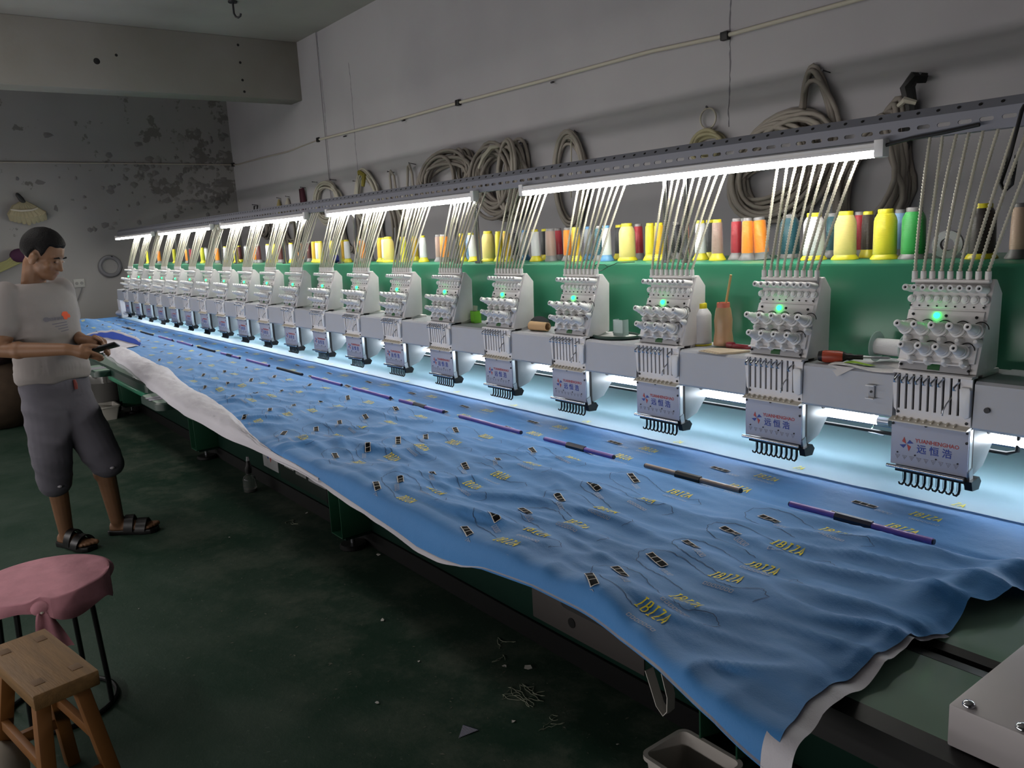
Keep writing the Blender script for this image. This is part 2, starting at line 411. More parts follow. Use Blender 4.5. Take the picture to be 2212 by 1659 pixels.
# white machined cover block at the near right corner of the table
blk = thing('rail_cover_block', 'pale grey metal cover block with round-headed screws on the right end of the table', 'cover', (0.62, -0.79, 0.846))
P = [(-0.178, -0.083), (0.16, -0.083), (0.16, 0.6), (-0.178, 0.087)]
G().prism([(-0.178, -0.083), (0.5, -0.083), (0.5, 0.30), (-0.178, 0.30)], 2, 0.0, 0.056).obj('block', mat('cover_block_paint', 'A9A4A6', 0.45, vary=0.03), blk, 0.003)
for x, y in ((-0.160, -0.070), (-0.100, -0.072), (-0.160, 0.20)):
    G().rev((x, y, 0.056), (0, 0, 0.007), [(0.0075, 0), (0.0075, 0.4), (0.005, 0.85), (0.001, 1)], 14).obj('screw', chrome, blk)

# ------------------------------------------------------------------ lamp rail on posts
rail = thing('lamp_rail', 'long grey perforated steel rail running above all the embroidery heads', 'rail', (-3.9, 0.13, 1.374))
RX0, RX1, RY = -8.46, 1.3, 0.118
def rpart(g, name, m, bevel=0.0, smooth=30):
    o = g.obj(name, m, rail, bevel, smooth); o.location = (3.9, -0.13, -1.374); return o
def slotted_face(z0, z1, zs, sw_, sh, pitch, y):
    # one continuous steel strip with real slots
    g = G(); n = int((RX1-RX0)/pitch)
    for k in range(n):
        xa = RX0+k*pitch; xb = xa+pitch; cx = 0.5*(xa+xb)
        hole = [(cx-sw_/2+sh/2+(sh/2)*math.cos(a), zs+(sh/2)*math.sin(a)) for a in (PI/2, 3*PI/4, PI, 5*PI/4, 3*PI/2)] + [(cx+sw_/2-sh/2+(sh/2)*math.cos(a), zs+(sh/2)*math.sin(a)) for a in (-PI/2, -PI/4, 0, PI/4, PI/2)]
        outer = [(cx-sw_/2+sh/2, z1), (xa, z1), (xa, zs), (xa, z0), (cx-sw_/2+sh/2, z0), (cx+sw_/2-sh/2, z0), (xb, z0), (xb, zs), (xb, z1), (cx+sw_/2-sh/2, z1)]
        vs = [(x, y, z) for x, z in hole+outer] + [(x, y+0.003, z) for x, z in hole]
        fs = [(i, 10+i, 10+(i+1) % 10, (i+1) % 10) for i in range(10)] + [(i, (i+1) % 10, 20+(i+1) % 10, 20+i) for i in range(10)]
        g.add(vs, fs)
    return g
rpart(slotted_face(1.664, 1.706, 1.684, 0.030, 0.009, 0.0455, RY), 'slotted_face', galv, smooth=0)
# upper folded lip, with a row of small round holes, and the bottom flange
g = G(); g.prism([(RY, 1.706), (RY+0.020, 1.727), (RY+0.022, 1.724), (RY+0.003, 1.704)], 0, RX0, RX1); rpart(g, 'folded_lip', galv)
g = G()
x = RX0+0.05
while x < RX1:
    g.rev((x, RY+0.0105, 1.7165), (0, -0.0012, 0.0012), [(0.0042, 0), (0.0042, 1)], 8); x += 0.0455
kind(rpart(g, 'lip_hole', dark), 'stuff')
rpart(G().box(RX0, RX1, RY, RY+0.035, 1.660, 1.664), 'bottom_flange', galv)
for xp in (-0.86+1.2, -2.27+0.0):
    pass
for xp in (0.45, -0.846, -0.93, -1.972, -2.127, -3.086, -3.293, -3.842, -4.081, -4.976, -5.281, -6.134, -6.462, -7.4, -7.75):
    rpart(G().cyl((xp, 0.150, 1.374), (xp, 0.150, 1.665), 0.0085, n=12).cyl((xp, 0.150, 1.374), (xp, 0.150, 1.384), 0.018, n=14), 'post', chrome)
# lamps below the rail
lamp_x = [(-1.585, -0.20), (-3.29, -1.905), (-5.05, -3.585), (-6.735, -5.285), (-8.425, -6.965)]
for k, (xa, xb) in enumerate(lamp_x):
    lab = 'glowing white tube lamp under the rail, ' + ['nearest and longest in view', 'second from the right', 'middle one of five', 'second from the left', 'farthest and smallest at the left'][k]
    t = thing('tube_lamp', lab, 'lamp', ((xa+xb)/2, 0.10, 1.655), group='tube lamps under the perforated rail')
    h = (xb-xa)/2
    G().prism([(0.012, 0.009), (-0.012, 0.004), (-0.012, -0.006), (0.012, -0.010)], 0, -h, h).obj('housing', white2, t)
    # half-round diffuser facing down and a little to the front; the back of the lamp is opaque
    cs = [(-0.014*math.cos(a)*1.0, -0.016-0.013*math.sin(a)) for a in [-0.22+i*(PI+0.12)/12 for i in range(13)]]
    g = G(); m_ = len(cs); g.add([(x, y, z) for x in (-h+0.006, h-0.006) for y, z in cs], [(i, i+1, m_+i+1, m_+i) for i in range(m_-1)]+[tuple(range(m_)), tuple(range(m_, 2*m_))[::-1]])
    g.obj('tube', tubem, t)
    G().prism([(-0.0145, -0.0125), (0.0150, -0.019), (0.0150, -0.0085), (-0.0145, -0.005)], 0, -h+0.004, h-0.004).obj('lamp_back', white2, t)
    for s in (-1, 1):
        G().box(s*h-0.012, s*h+0.012, -0.015, 0.015, -0.030, 0.012).obj('end_cap', white2, t, 0.003)
# supply leads hanging from the rail
g = G().tube([(0.02, 0.10, 1.672), (-0.06, 0.098, 1.664), (-0.13, 0.098, 1.660), (-0.19, 0.10, 1.652)], 0.0045, 8)
tag(g.obj('power_lead', black), 'black lead clipped to the rail beside the nearest lamp', 'cable')
g = G().tube([(0.105, 0.105, 1.700), (0.102, 0.100, 1.690), (0.085, 0.098, 1.60), (0.07, 0.098, 1.545), (0.078, 0.098, 1.525), (0.092, 0.098, 1.54), (0.098, 0.098, 1.60)], 0.0042, 8)
tag(g.obj('power_lead', black), 'black loop of cable hanging from the rail at right edge', 'cable')

# work lamps and chrome rod under the arm
lx = [(-0.125, 1.05)] + [(-0.15-1.2*(k+1)+0.03, -0.15-1.2*k) for k in range(6)] + [(-7.86, -7.37)]
WL = ['at the right edge', 'beneath the nearest two gaps', 'under the fourth to sixth heads', 'under the seventh to ninth heads', 'under the tenth to twelfth heads', 'under the thirteenth to fifteenth heads', 'under the sixteenth to eighteenth heads', 'at the far left end']
for k, (xa, xb) in enumerate(lx):
    t = thing('work_lamp', 'slim lit lamp under the white arm, '+WL[k], 'lamp', ((xa+xb)/2, 0.09, 0.985), group='work lamps under the arm')
    h = (xb-xa)/2
    G().cyl((-h+0.03, 0, 0), (h-0.03, 0, 0), 0.011, n=14).obj('tube', workm, t)
    for s in (-1, 1):
        G().cyl((s*(h-0.03), 0, 0), (s*h, 0, 0), 0.012, n=14).obj('end_cap', steel, t)
        G().tube([(s*(h-0.05), 0.0, 0.05), (s*(h-0.05), 0.014, 0.02), (s*(h-0.05), 0.014, -0.02), (s*(h-0.05), -0.008, -0.032), (s*(h-0.01), -0.010, -0.034)], 0.0025, 6).obj('clip', chrome, t)
rod = G().cyl((-7.9, 0.085, 0.957), (0.08, 0.085, 0.957), 0.005, n=10).tube([(0.08, 0.085, 0.957), (0.12, 0.085, 0.957), (0.14, 0.085, 0.965), (0.145, 0.085, 1.036)], 0.005, 10)
mpart(rod, 'guard_rod', blackm)
# ------------------------------------------------------------------ embroidery heads
ZO = 0.388                       # head root sits at presser-foot height; parts are laid out about the lamp
hd = thing('embroidery_head', 'white nine-needle embroidery head, nearest of the row', 'machine head', (0, 0, 1.268-ZO), group='embroidery heads along the machine')
def fy(z): return 0.015-(0.068-z)*0.355       # sloping front of the tension panel
def hp(g, name, m, parent=hd, bevel=0.0, smooth=40, label=None):
    g.v = [(x, y, z+ZO) for x, y, z in g.v] if parent is hd else g.v
    o = g.obj(name, m, parent, bevel, smooth)
    if label: o['label'] = label
    return o
XA, XB = -0.066, 0.103
# body with slanted front and chamfered back
hp(G().prism([(fy(0.013)+0.002, 0.013), (fy(0.074)+0.002, 0.076), (0.030, 0.078), (0.058, 0.046), (0.052, -0.112), (0.0, -0.122), (fy(-0.116)+0.002, -0.122)], 0, XA, XB), 'body', white, bevel=0.003)
hp(G().box(0.03, 0.098, -0.005, 0.075, -0.130, -0.118), 'mounting_foot', white, bevel=0.002)
hp(G().prism([(fy(0.018)-0.004, 0.016), (fy(0.072)-0.004, 0.072), (fy(0.072)+0.004, 0.074), (fy(0.018)+0.004, 0.014)], 0, XA+0.004, XB-0.010), 'upper_panel', white, bevel=0.0012)
hp(G().prism([(fy(-0.095)-0.003, -0.095), (fy(0.010)-0.003, 0.010), (fy(0.010)+0.004, 0.012), (fy(-0.095)+0.004, -0.097)], 0, XA+0.001, XB-0.006), 'lower_panel', white, bevel=0.0012)
# nozzle bar and nozzles
hp(G().box(XA-0.002, XB-0.006, 0.004, 0.028, 0.070, 0.077), 'nozzle_bar', white, bevel=0.001)
nz_x = [-0.0645+0.0194*i for i in range(9)]
nz = hp(G().rev((0, 0.0, 0), (0, 0, 0.020), [(0.0062, 0), (0.0066, 0.5), (0.0062, 1.0), (0.004, 1.0), (0.004, 0.7)], 10), 'nozzle', white2, parent=None)
nz.parent = hd
k1 = G().rev((0, 0, 0), (0, -0.034, 0.006), [(0.0085, 0), (0.0085, 0.25), (0.0075, 0.3), (0.0075, 0.96), (0.0065, 1.0), (0.0032, 1.0), (0.0030, 0.8)], 14)
k1.m = [0]*len(k1.m); gk = hp(k1, 'guide_knob', white2, parent=None); gk.parent = hd
hole = G().rev((0, 0, 0), (0, -0.0285, 0.005), [(0.0030, 0.9), (0.0030, 1.0)], 8).obj('bore', dark, gk)
k2 = G().rev((0, 0, 0), (0, -0.009, 0.003), [(0.0088, 0), (0.0088, 0.5), (0.0062, 0.55), (0.0062, 0.9), (0.0045, 1.0)], 14)
gr = hp(k2, 'guide_roller', white2, parent=None); gr.parent = hd
G().rev((0, -0.004, -0.0145), (0, -0.004, 0.001), [(0.0018, 0), (0.0018, 1)], 8).obj('screw', blackm, gr)
NRM = V((0, -0.942, 0.335))
prof = [(0.0165, 0.0), (0.0165, 0.05), (0.0135, 0.055), (0.0135, 0.12), (0.0158, 0.125), (0.0158, 0.2), (0.0125, 0.23), (0.0125, 0.36), (0.0112, 0.38), (0.0112, 0.56), (0.0088, 0.62), (0.0088, 0.82), (0.0080, 0.85), (0.0080, 0.985), (0.0070, 1.0), (0.0034, 1.0), (0.0032, 0.9)]
tk = hp(G().rev((0, 0, 0), NRM*0.050, prof, 18), 'tension_knob', white2, parent=None); tk.parent = hd
G().rev(NRM*0.043, NRM*0.003, [(0.0033, 0.0), (0.0033, 1.0)], 8).obj('bore', dark, tk)
ring = [V((0.017*math.cos(a)+0.006, 0, 0))+V((0, 0.335, 0.942))*(0.0175*math.sin(a)+0.004)+NRM*0.003 for a in [0.15+i*0.27 for i in range(11)]]
G().tube(ring, 0.0011, 5).obj('check_spring', blackm, tk)
G().rev(V((0, 0, 0))-V((0, 0.335, 0.942))*0.0235+V((0.006, 0, 0)), NRM*0.016, [(0.0105, 0), (0.008, 0.5), (0.004, 0.95), (0.001, 1)], 10).obj('guide_bump', white2, tk)
def place(o, x, z, off=0.0, zshift=0.0):
    o.location = (x, fy(z)-off, z+ZO)
def rep(o, pts):
    for i, p in enumerate(pts):
        q = o if i == 0 else o.copy()
        if i:
            C.objects.link(q)
            for ch in list(o.children):
                d = ch.copy(); C.objects.link(d); d.parent = q
        q.location = p
rep(nz, [(x, 0.013, 0.075+ZO) for x in nz_x])
rep(gk, [(-0.066+0.0195*i, fy(0.056)-0.003, 0.056+ZO) for i in range(9)])
rep(gr, [(-0.0615+0.0193*i, fy(0.034)-0.003, 0.034+ZO) for i in range(9)])
pts = [(-0.059+0.0373*i, fy(-0.030)-0.003, -0.030+ZO) for i in range(5)] + [(-0.041+0.0373*i, fy(-0.074)-0.003, -0.074+ZO) for i in range(4)]
rep(tk, pts)
# lamp, screws
hp(G().rev((0, fy(0.0)-0.003, 0.0), NRM*0.007, [(0.0068, 0), (0.0066, 0.4), (0.005, 0.8), (0.0015, 1.0)], 16), 'led_lamp', ledm)
for sx, sz in ((-0.052, 0.001), (0.020, 0.000), (0.083, -0.001), (-0.056, -0.108), (0.089, -0.110)):
    hp(G().rev((sx, fy(sz)-0.003, sz), NRM*0.003, [(0.0033, 0), (0.003, 0.8), (0.001, 1)], 8), 'screw', blackm)
# sloping ledges and the grey number strip
for z, xa, xb in ((-0.0565, XA+0.004, XB-0.020), (-0.097, XA+0.002, XB-0.016)):
    hp(G().prism([(fy(z), z+0.002), (fy(z)-0.012, z-0.001), (fy(z)-0.012, z-0.003), (fy(z), z-0.003)], 0, xa, xb), 'ledge', white)
hp(G().prism([(fy(-0.099)-0.001, -0.099), (fy(-0.117)-0.001, -0.117), (fy(-0.117)+0.006, -0.117), (fy(-0.099)+0.006, -0.099)], 0, XA+0.006, XB-0.014), 'number_strip', greyp)
hp(G().prism([(fy(-0.100)-0.0022, -0.100), (fy(-0.114)-0.0022, -0.114), (fy(-0.114), -0.114), (fy(-0.100), -0.100)], 0, 0.002, 0.028), 'number_label', labelg)
# needle case with nine real slots
hp(G().prism([(-0.068, -0.119), (-0.071, -0.124), (-0.040, -0.124), (-0.040, -0.119)], 0, XA+0.002, XB+0.001), 'case_rim', white)
sl = [-0.0525+0.01605*i for i in range(9)]
g = G(); ya, yb = -0.062, -0.056; xs = [XA+0.008] + [q for s in sl for q in (s-0.0027, s+0.0027)] + [XB]
for i in range(0, len(xs), 2): g.box(xs[i], xs[i+1], ya, yb, -0.206, -0.124)
g.box(XA+0.008, XB, ya, yb, -0.232, -0.206)
hp(g, 'needle_case', white)
hp(G().box(XA+0.010, XB-0.002, yb+0.0001, yb+0.02, -0.230, -0.124), 'slot_backing', dark)
hp(G().prism([(XA, -0.150), (XA+0.008, -0.130), (XA+0.010, -0.130), (XA+0.010, -0.212), (XA+0.004, -0.205)], 1, ya-0.003, yb+0.01), 'case_side', white)
lv = hp(G().tube([(0, -0.054, -0.128), (0, -0.066, -0.131), (-0.002, -0.072, -0.135), (-0.0045, -0.0755, -0.139), (-0.005, -0.0755, -0.144), (-0.003, -0.070, -0.146)], [0.0019, 0.0022, 0.0022, 0.0026, 0.0026, 0.0018], 7), 'take_up_lever', chrome, parent=None)
lv.parent = hd
rep(lv, [(x, 0, ZO-(0.004 if i == 8 else 0.0)) for i, x in enumerate(sl) if i != 7])
hp(G().tube([(sl[7], -0.056, -0.168), (sl[7]-0.003, -0.072, -0.180), (sl[7]-0.007, -0.080, -0.196), (sl[7]-0.008, -0.078, -0.206)], 0.0016, 6), 'lowered_lever', steel)
hp(G().prism([(0.080, -0.146), (0.084, -0.142), (0.101, -0.142), (0.103, -0.148), (0.103, -0.205), (0.094, -0.210), (0.082, -0.200)], 1, -0.071, -0.060), 'lever_cover', white2, bevel=0.002)
for sx, sz in ((-0.053, -0.214), (0.095, -0.220)):
    hp(G().rev((sx, -0.062, sz), (0, -0.003, 0), [(0.0034, 0), (0.003, 0.8), (0.001, 1)], 8), 'screw', blackm)
# thread comb lip
g = G().prism([(-0.060, -0.226), (-0.079, -0.232), (-0.079, -0.2345), (-0.060, -0.2345)], 0, XA-0.001, XB)
hp(g, 'thread_comb', cream)
ct = hp(G().prism([(-0.074, 0.0), (-0.066, 0.0035), (-0.062, 0.0035), (-0.062, -0.003), (-0.074, -0.003)], 0, -0.0016, 0.0016), 'comb_tooth', cream, parent=None); ct.parent = hd
rep(ct, [(x-0.002, 0, ZO-0.227) for x in sl])
# sign plate with printed maker's mark
SPY = -0.064
sp_ = hp(G().box(XA, XB-0.001, SPY, SPY+0.004, -0.337, -0.2345), 'sign_plate', mat('sign_enamel', 'A3A8BA', 0.4), bevel=0.001)
def onplate(me, name, x, z, m):
    me.materials.clear(); me.materials.append(m)
    o = link(name, me, sp_); o.rotation_euler = (PI/2, 0, 0); o.location = (x, SPY-0.0004, z+ZO); return o
pinwheel(-0.030, -0.286+ZO, 0.0165, SPY, sp_)
onplate(text_mesh('YUANHENGHAO', 0.0122, 'latin_lettering', 0.0002, space=1.0, bold=0.00022), 'latin_lettering', -0.0105, -0.2785, redprint)
onplate(text_mesh('远 恒 浩', 0.0215, 'characters', 0.0002, bold=0.0003), 'characters', -0.007, -0.3005, blueprint)
g = G()
for i in range(9):
    x, z = sl[i]+0.003, -0.3175+ZO; r_ = 0.0056
    a = [(x-r_, z+r_*0.8), (x+r_, z+r_*0.8), (x, z-r_)]; b_ = [(x-r_*0.72, z+r_*0.62), (x+r_*0.72, z+r_*0.62), (x, z-r_*0.66)]
    vs = [(p, SPY-0.0004, q) for p, q in a+b_]; g.add(vs, [(j, (j+1) % 3, 3+(j+1) % 3, 3+j) for j in range(3)])
    g.box(x-0.0006, x+0.0006, SPY-0.0005, SPY-0.0003, z-0.001, z+0.002)
kind(g.obj('needle_marks', greyprint, sp_, smooth=0), 'stuff')
for i, x in enumerate((-0.050, -0.010, 0.036, 0.082)):
    G().rev((x, SPY, -0.308+ZO-0.0008*i), (0, -0.002, 0), [(0.0019, 0), (0.0016, 1)], 8).obj('rivet', blackm, sp_)
for x, z in ((XA+0.004, -0.242), (0.099, -0.240), (0.099, -0.262), (0.012, -0.238)):
    G().rev((x, SPY, z+ZO), (0, -0.003, 0), [(0.003, 0), (0.003, 0.8), (0.001, 1)], 8).obj('screw', blackm, sp_)
# presser bar and feet
hp(G().cyl((XA-0.005, -0.070, -0.341), (XB-0.004, -0.070, -0.341), 0.0042, n=10), 'presser_bar', chrome)
hp(G().box(XA+0.012, XB-0.004, -0.066, -0.040, -0.352, -0.338), 'presser_block', blackm, bevel=0.001)
hp(G().prism([(-0.066, -0.345), (-0.030, -0.340), (-0.020, -0.352), (-0.030, -0.368), (-0.060, -0.366)], 0, XB-0.006, XB+0.010), 'bar_end', blackm)
ft = hp(G().tube([(0, -0.052, -0.340), (0, -0.052, -0.372), (-0.001, -0.054, -0.380), (-0.004, -0.057, -0.3845), (-0.009, -0.058, -0.3835), (-0.011, -0.058, -0.379)], [0.0028, 0.0028, 0.0028, 0.0026, 0.0022, 0.0016], 7), 'presser_foot', blackm, parent=None)
ft.parent = hd
FTX = [-0.037+0.0150*i for i in range(9)]
rep(ft, [(x, 0, ZO) for x in FTX])
nd = hp(G().cyl((0, -0.050, -0.336), (0, -0.050, -0.378), 0.0012, 0.0006, n=6), 'needle', steel, parent=None); nd.parent = hd
rep(nd, [(x-0.006, 0, ZO) for x in FTX])
# cast arm under the cover: bright side strip, gap, tapering plate with bolt hole
hp(G().box(XB-0.012, XB, -0.060, -0.048, -0.340, -0.234), 'case_guide', mat('bright_strip', 'C9D2D6', 0.22, metal=0.3))
hp(G().prism([(-0.064, -0.325), (-0.048, -0.318), (-0.044, -0.345), (-0.056, -0.358)], 0, XB-0.010, XB+0.003), 'guide_bracket', steel)
hp(G().box(XB-0.030, XB-0.0035, -0.048, -0.034, -0.343, -0.232), 'gap_strip', dark)
ay = 0.005
hp(G().prism([(-0.034, -0.232), (0.085, -0.232), (0.066, -0.280), (0.020, -0.328), (-0.028, -0.342), (-0.034, -0.336)], 0, XA+0.02, XB-0.004), 'needle_arm', alu, bevel=0.002)
hp(G().rev((XB-0.004, 0.038, -0.252), (0.0015, 0, 0), [(0.009, 0), (0.009, 1)], 16), 'bolt_hole', dark)
hp(G().rev((XB-0.004, 0.062, -0.246), (0.002, 0, 0), [(0.004, 0), (0.004, 1)], 10), 'screw', blackm)
# ribbed guide tubes from the nozzles up to the rail
def ribbed(p0, p1, bow, r, nrib):
    P = []; R = []; n = nrib*2
    for i in range(n+1):
        t = i/n; q = V(p0).lerp(V(p1), t) + V(bow)*(4*t*(1-t))
        P.append(q); R.append(r if i % 2 else r*0.60)
    return P, R
for i in range(9):
    x = nz_x[i]; xt = -0.100+0.0300*i+random.uniform(-.004, .004)
    P, R = ribbed((x, 0.013, 0.094), (xt, 0.128, 0.396), (0.003*math.sin(i*2.3), -0.006+0.004*math.sin(i*1.7), 0), 0.0045, 43)
    hp(G().tube(P, R, 7), 'guide_tube', tubeplastic, smooth=70)
for i in range(1, 20):
    dup(hd, (HX[i], 0, 1.268-ZO), 'white nine-needle embroidery head with green lamp, %s counted from the near right end' % ORD[i])
# ------------------------------------------------------------------ the blue cloth on the table
for o in list(C.objects):
    if o.name.startswith('embroidery_head'): o.name = o.name.replace('embroidery_head', 'needle_unit')
def lerp_tab(tab, x):
    if x <= tab[0][0]: return tab[0][1]
    for (a, p), (b, q) in zip(tab, tab[1:]):
        if x <= b: return p+(q-p)*(x-a)/(b-a)
    return tab[-1][1]
INNER = [(-8.3, -0.34), (-7.87, -0.49), (-7.1, -0.66), (-6.4, -0.66), (-5.6, -0.62), (-5.0, -0.64), (-4.55, -0.667), (-4.13, -0.69), (-3.64, -0.716), (-3.02, -0.797), (-2.77, -0.807), (-2.37, -0.838), (-1.85, -0.925), (-1.55, -0.955)]
OUTER = [(-5.06, -0.775), (-4.08, -0.832), (-3.39, -0.900), (-2.85, -0.940), (-2.52, -0.962), (-2.22, -0.965), (-1.9, -0.968), (-1.6, -0.962)]
HEMZ = [(-8.2, 0.85), (-1.7, 0.85), (-1.383, 0.853), (-1.224, 0.846), (-1.08, 0.834), (-0.925, 0.822), (-0.786, 0.811), (-0.701, 0.800), (-0.602, 0.802), (-0.509, 0.812), (-0.44, 0.826), (-0.273, 0.842), (-0.143, 0.842), (-0.025, 0.838), (0.087, 0.844), (0.141, 0.841), (0.211, 0.835), (0.262, 0.823), (0.30, 0.815), (0.36, 0.80)]
XEND = [(-1.1, 0.335), (-1.04, 0.315), (-0.95, 0.297), (-0.85, 0.294), (-0.79, 0.296), (-0.71, 0.301), (-0.655, 0.303), (-0.617, 0.319), (-0.516, 0.310), (-0.496, 0.328), (-0.40, 0.352), (-0.30, 0.42), (-0.2, 0.50), (0.0, 0.60), (0.6, 0.62)]
def sstep(a, b, t):
    t = max(0.0, min(1.0, (t-a)/(b-a))); return t*t*(3-2*t)
def crease(x, y):
    n = noise.noise
    wx = x + 0.05*n(V((x*4, y*4, 3.1)))
    wy = y + 0.025*n(V((x*5, y*5, 9.7)))
    a = 1-2.2*abs(n(V((wx*1.7+wy*1.4, wy*9.5-wx*2.4, 0.3))))
    b = 1-2.4*abs(n(V((wx*3.6-wy*3.0, wy*19.0+wx*2.0, 5.3))))
    c_ = 1-2.4*abs(n(V((wx*4.0+wy*9.0, wy*8.0-wx*7.5, 15.3))))
    d = n(V((x*3.1, y*4.2, 21.0)))
    big = n(V((x*1.7+5, y*3.0, 2.0)))
    a = max(a, -0.6); b = max(b, -0.6); c_ = max(c_, -0.5)
    a = a*abs(a) if a > 0 else a*0.6
    e = 1-2.6*abs(n(V((wx*9.0-wy*4.0, wy*34.0-wx*5.0, 33.3))))
    near = sstep(-4.5, -1.5, x)
    return (0.0085*a + 0.0040*b + 0.0050*c_*sstep(-0.15, 0.3, d))*(0.6+0.75*near) + 0.0011*max(e, -0.5) + 0.008*d + 0.007*big
def cloth_z(x, y):
    front = 1-sstep(-0.36, -0.275, y)
    n = noise.noise
    flat = 0.0012*n(V((x*9, y*16, 4.0))) + 0.0009*(1-2*abs(n(V((x*7+y*4, y*24, 8.0)))))
    z = 0.8535 + flat*(1-front) + front*(0.009 + crease(x, y)*(0.75+0.25*sstep(-0.35, -0.6, y)))
    # groove where the rods press the cloth down, pocket sagging near the front edge
    z -= 0.009*math.exp(-((y+0.287)/0.014)**2)
    z += 0.016*math.exp(-((x+0.62)/0.20)**2-((y+0.86)/0.05)**2)*front
    z -= 0.010*math.exp(-((x+0.72)/0.16)**2-((y+0.77)/0.06)**2)*front
    # hump at the far end
    z += 0.055*math.exp(-((x+7.35)/0.45)**2-((y+0.48)/0.16)**2)
    # fold standing up by the right-hand edge
    z += 0.020*math.exp(-((x-0.30-0.35*(y+0.40))/0.035)**2)*sstep(-0.62, -0.5, y)*(1-sstep(-0.30, -0.22, y))
    return max(z, 0.8475)
def y_front(x):
    if x > -1.5: return -0.958 - 0.085*sstep(-0.15, 0.30, x)
    return max(lerp_tab(INNER, x) - 0.03, -0.958)
def cloth_pt(x, v):
    # v 0..0.8: flat sheet from back to the front edge; 0.8..1: hanging edge
    yf = y_front(x); yk = yf+0.055; hz = lerp_tab(HEMZ, x)
    if v <= 0.8:
        y = 0.52+(yk-0.52)*(v/0.8); return y, cloth_z(x, y)
    t = (v-0.8)/0.2
    zk = cloth_z(x, yk); drop = max(0.0, zk-hz)
    y = yk-0.055*math.sin(t*PI/2)**0.8
    z = zk + (0.006*math.sin(t*PI) if x > -1.5 else 0) - drop*(t**2.1)
    if drop < 0.002: z = max(z, 0.8475)
    return y, z
xs = []; x = -8.2
while x < 0.0:
    xs.append(x); x += 0.0065 if x > -1.6 else (0.011 if x > -3.2 else 0.026)
NX = len(xs)
extra = 44
EDGE = []; vs_ = []; fs_ = []; NV = 190
for i in range(NX+extra):
    for j in range(NV+1):
        v = j/NV; v = (v**0.92)*1.0
        if i < NX: X = xs[i]; y, z = cloth_pt(X, v)
        else:
            t = (i-NX+1)/extra
            y, z = cloth_pt(t*0.31, v); xe = lerp_tab(XEND, y); X = t*xe; y, z = cloth_pt(X, v)
            z += (0.010*sstep(0.86, 1.0, t)*math.sin(y*23)*(1-sstep(-0.35, -0.2, y)) - 0.006*sstep(0.93, 1.0, t))*sstep(-0.97, -0.80, y)
            z = max(z, 0.847) if y > -0.89 else z
        if i == NX+extra-1: EDGE.append((X, y, z))
        vs_.append((X, y, z))
W_ = NV+1
for i in range(NX+extra-1):
    for j in range(NV): fs_.append((i*W_+j, i*W_+j+1, (i+1)*W_+j+1, (i+1)*W_+j))
me = bpy.data.meshes.new('blue_cloth'); me.from_pydata(vs_, [], fs_)
def cloth_mat(name, col, col2, sheen=0.0):
    m = bpy.data.materials.new(name); m.use_nodes = True; nt = m.node_tree; b = nt.nodes['Principled BSDF']; L = nt.links.new
    tc = nt.nodes.new('ShaderNodeTexCoord')
    n1 = N(nt, 'ShaderNodeTexNoise', Scale=2.2, Detail=5.0); L(tc.outputs['Object'], n1.inputs['Vector'])
    r = nt.nodes.new('ShaderNodeValToRGB'); e = r.color_ramp.elements; e[0].position = 0.35; e[0].color = s2l(col2)+(1,); e[1].position = 0.65; e[1].color = s2l(col)+(1,)
    L(n1.outputs['Fac'], r.inputs['Fac']); L(r.outputs['Color'], b.inputs['Base Color'])
    b.inputs['Roughness'].default_value = 0.66; b.inputs['Specular IOR Level'].default_value = 0.4; b.inputs['Sheen Weight'].default_value = sheen
    n2 = N(nt, 'ShaderNodeTexNoise', Scale=420.0, Detail=2.0); L(tc.outputs['Object'], n2.inputs['Vector'])
    n3 = N(nt, 'ShaderNodeTexNoise', Scale=34.0, Detail=5.0, Roughness=0.6); L(tc.outputs['Object'], n3.inputs['Vector'])
    mx = nt.nodes.new('ShaderNodeMath'); mx.operation = 'MULTIPLY_ADD'; mx.inputs[1].default_value = 0.25
    L(n2.outputs['Fac'], mx.inputs[0]); L(n3.outputs['Fac'], mx.inputs[2])
    bp = N(nt, 'ShaderNodeBump', Strength=0.22, Distance=0.006); L(mx.outputs[0], bp.inputs['Height']); L(bp.outputs['Normal'], b.inputs['Normal'])
    return m
bluem = cloth_mat('blue_polyester', '3C80C0', '3777B4', 0.1)
backm = cloth_mat('white_backing', 'C6C4CC', 'BAB8C0')
me.materials.append(bluem); me.polygons.foreach_set('use_smooth', [True]*len(me.polygons))
cloth = tag(link('blue_cloth', me), 'wide wrinkled blue cloth embroidered with yellow words and black patches, spread over the table', 'fabric')
# embroidery, laid on the surface of the cloth
yel = mat('yellow_thread', 'ECDD3A', 0.7, spec=0.2); blk_t = mat('black_thread', '08080A', 0.8, spec=0.1); bord = mat('pale_border_thread', 'D2CEC8', 0.7, spec=0.2); gry = mat('grey_thread', '96A2B2', 0.55); navy = mat('navy_stitch', '1E3F66', 0.7)
GL = {'I': [[(.2, 0), (.8, 0)], [(.5, 0), (.5, 1)], [(.2, 1), (.8, 1)]],
      'B': [[(.15, 0), (.15, 1), (.6, 1), (.76, .85), (.76, .66), (.6, .52), (.15, .52)], [(.6, .52), (.82, .4), (.82, .14), (.62, 0), (.15, 0)]],
      'Z': [[(.15, 1), (.85, 1), (.15, 0), (.85, 0)]], 'A': [[(.05, 0), (.5, 1), (.95, 0)], [(.22, .35), (.78, .35)]]}
from mathutils.bvhtree import BVHTree
CBV = BVHTree.FromPolygons([V(v) for v in vs_], fs_)
def surf_z(x, y):
    h = CBV.ray_cast(V((x, y, 1.4)), V((0, 0, -1)))[0]
    return h.z if h else cloth_z(x, y)
